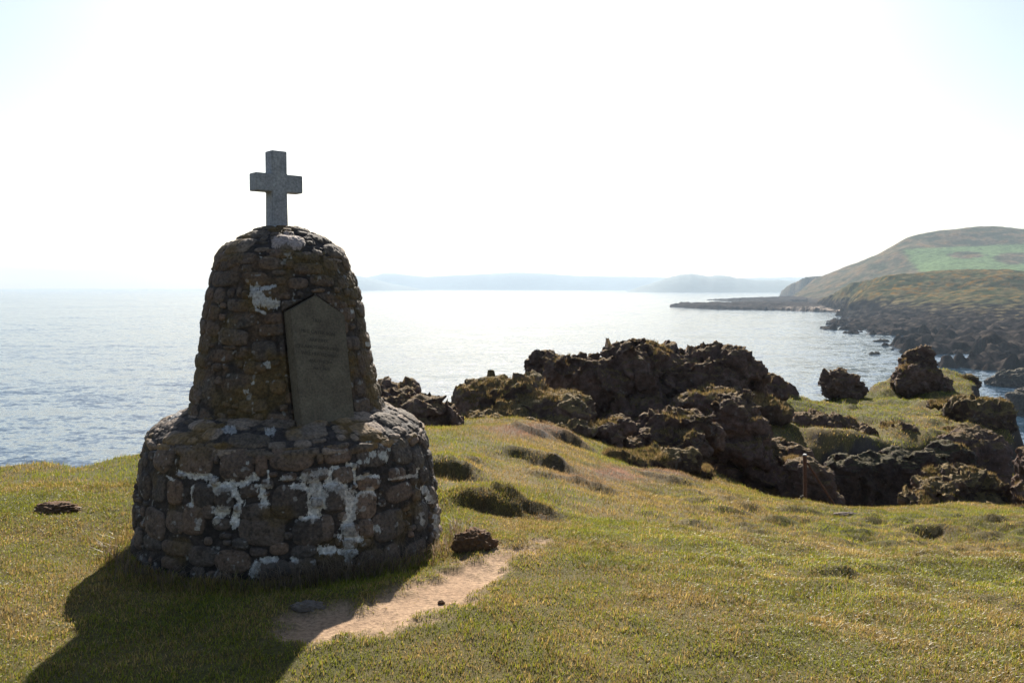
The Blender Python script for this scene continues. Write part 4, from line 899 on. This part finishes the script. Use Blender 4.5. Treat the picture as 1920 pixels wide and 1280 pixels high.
def field(n, D0, D1, px0, px1, seed, hmin, hmax, wd, keep=None, power=1.0, two=True):
    g = np.random.default_rng(seed)
    u = g.uniform(0, 1, n); D = np.sqrt(D0 ** 2 + (D1 ** 2 - D0 ** 2) * u) if power == 1.0 else D0 + (D1 - D0) * u ** power
    px = g.uniform(px0, px1, n); x = (px - 960) / F * D; y = D
    zz = gsample(z, x, y); dens = np.clip(1 - gsample(path_m, x, y) * 1.02 - gsample(soil, x, y) * .8 - gsample(rockm, x, y) * .9, 0.012, 1)
    s_ = gsample(sdn, x, y); st = gsample(steep, x, y)
    rcv = np.hypot(x - CX, y - CY)
    ok = (g.uniform(0, 1, n) < dens) & (s_ < .35) & (st < 2.6) & (rcv > 1.0)
    if keep is not None: ok &= keep(x, y, g)
    x, y, zz, rcv = x[ok], y[ok], zz[ok], rcv[ok]; n = len(x)
    q3 = np.stack([x, y, zz * 0], 1)
    sv = gsample(straw, x, y); he = gsample(heath, x, y); tu = gsample(np.asarray(tuss), x, y); so_ = gsample(soil, x, y)
    clump = fbm(q3 * 11, 3, seed=seed); pm = gsample(path_m, x, y)
    h = g.uniform(hmin, hmax, n) * (1 + .55 * clump + .35 * tu) * (1 - .6 * pm) * (1 - .2 * so_)
    h *= 1 + .9 * np.exp(-((rcv - 1.08) / .12) ** 2)
    r1 = g.uniform(0, 1, n)
    green = lerp(np.array([.155, .175, .014]), np.array([.265, .260, .026]), g.uniform(0, 1, n)); dry = lerp(np.array([.22, .145, .040]), np.array([.50, .35, .125]), g.uniform(0, 1, n) ** 1.3)
    t = (g.uniform(0, 1, n) < np.clip(sv * .85 + .02 + .35 * clump, .04, .94)).astype(float)
    c = lerp(green, dry, t); c = lerp(c, np.array([.30, .165, .13]), np.clip(he * .85, 0, .9)); c = lerp(c, np.array([.15, .080, .036]), np.clip(so_ * 1.3, 0, 1))
    mott = fbm(q3 * np.array([4.0, 5.5, 1]), 3, .6, seed=66) * (.35 + .65 * sstep(-.3, 1.5, x) * sstep(4.0, 5.5, y))
    c *= (g.uniform(.7, 1.25, n) * (1 + .75 * np.clip(mott * 1.3, -.8, .5)))[:, None]
    a = g.uniform(0, 2 * math.pi, n); ln = h * g.uniform(.15, .9, n); lean = np.stack([np.cos(a) * ln + .12 * h, np.sin(a) * ln - .1 * h, 0 * h], 1)
    b = a + math.pi / 2 + g.uniform(-.7, .7, n); side = np.stack([np.cos(b), np.sin(b), 0 * b], 1) * (wd * g.uniform(.6, 1.3, n) * (1 + .0 * D[ok]))[:, None]
    base = np.stack([x, y, zz - .006], 1); upv = np.array([0, 0, 1.0]) * h[:, None]
    if two:
        mid = base + upv * .6 + lean * .35; tip = base + upv * (1 - .25 * r1[:, None]) + lean
        v = np.stack([base - side, base + side, mid + side * .75, mid - side * .75, tip], 1).reshape(-1, 3)
        i = (np.arange(n) * 5)[:, None]; f = np.concatenate([i + np.array([0, 1, 2, 3]), i + np.array([3, 2, 4])], 1).ravel(); lc = np.tile([4, 3], n).astype(np.int32); k = 5
    else:
        tip = base + upv + lean; v = np.stack([base - side, base + side, tip], 1).reshape(-1, 3)
        f = np.arange(3 * n); lc = np.full(n, 3, np.int32); k = 3
    return v, f, lc, np.repeat(c, k, 0)
parts = [field(430000, 3.0, 7.2, -480, 2400, 301, .011, .034, .0020), field(390000, 7.0, 14.5, -480, 2400, 302, .016, .045, .0034, two=False), field(130000, 14, 33, 820, 2050, 303, .03, .07, .008, two=False),
         field(90000, 3.2, 12, -200, 2100, 304, .035, .075, .0018, keep=lambda x, y, g: g.uniform(0, 1, len(x)) < np.clip((fbm(np.stack([x, y * 1.2, x * 0], 1) * 3.3, 3, seed=77) - .12) * 3.0, 0, 1) * (.35 + .65 * sstep(0, 1.5, x) * sstep(4.2, 5.4, y)))]
parts.append(rock_turf())
V, Fc, LC, C = [], [], [], []; off = 0
for v, f, lc, c in parts: V.append(v); Fc.append(f + off); LC.append(lc); C.append(c); off += len(v)
go = mesh_np('grass', np.concatenate(V), np.concatenate(Fc), False, np.clip(np.concatenate(C), .004, 1), M_BLADE, kind='stuff', loopcount=np.concatenate(LC))
tag(go, 'short green and straw coloured turf on the clifftop', 'grass')
# dry weeds before the foot of the cairn
g = np.random.default_rng(5); n = 1500
th = np.concatenate([g.normal(math.radians(14), .22, n // 2), g.uniform(-1.5, 1.6, n // 2)]); rad = 1.06 + np.abs(g.normal(0, .07, n))
x = CX + np.sin(CAM_AZ + math.pi - th) * rad; y = CY + np.cos(CAM_AZ + math.pi - th) * rad; zz = gsample(z, x, y)
h = g.uniform(.05, .17, n); a = g.uniform(0, 6.28, n); ln = h * g.uniform(.3, 1.2, n); lean = np.stack([np.cos(a) * ln, np.sin(a) * ln, 0 * h], 1)
side = np.stack([np.sin(a), -np.cos(a), 0 * a], 1) * .0016; base = np.stack([x, y, zz - .01], 1); upv = np.array([0, 0, 1.0]) * h[:, None]
v = np.stack([base - side, base + side, base + upv * .65 + lean * .35 + side, base + upv * .65 + lean * .35 - side, base + upv * .9 + lean], 1).reshape(-1, 3)
i = (np.arange(n) * 5)[:, None]; f = np.concatenate([i + np.array([0, 1, 2, 3]), i + np.array([3, 2, 4])], 1).ravel()
wo = mesh_np('weeds', v, f, False, np.repeat(lerp(np.array([.10, .065, .04]), np.array([.26, .19, .12]), g.uniform(0, 1, n)), 5, 0), M_BLADE, kind='stuff', loopcount=np.tile([4, 3], n).astype(np.int32))
tag(wo, 'dry brown weeds tangled round the foot of the cairn', 'weeds')
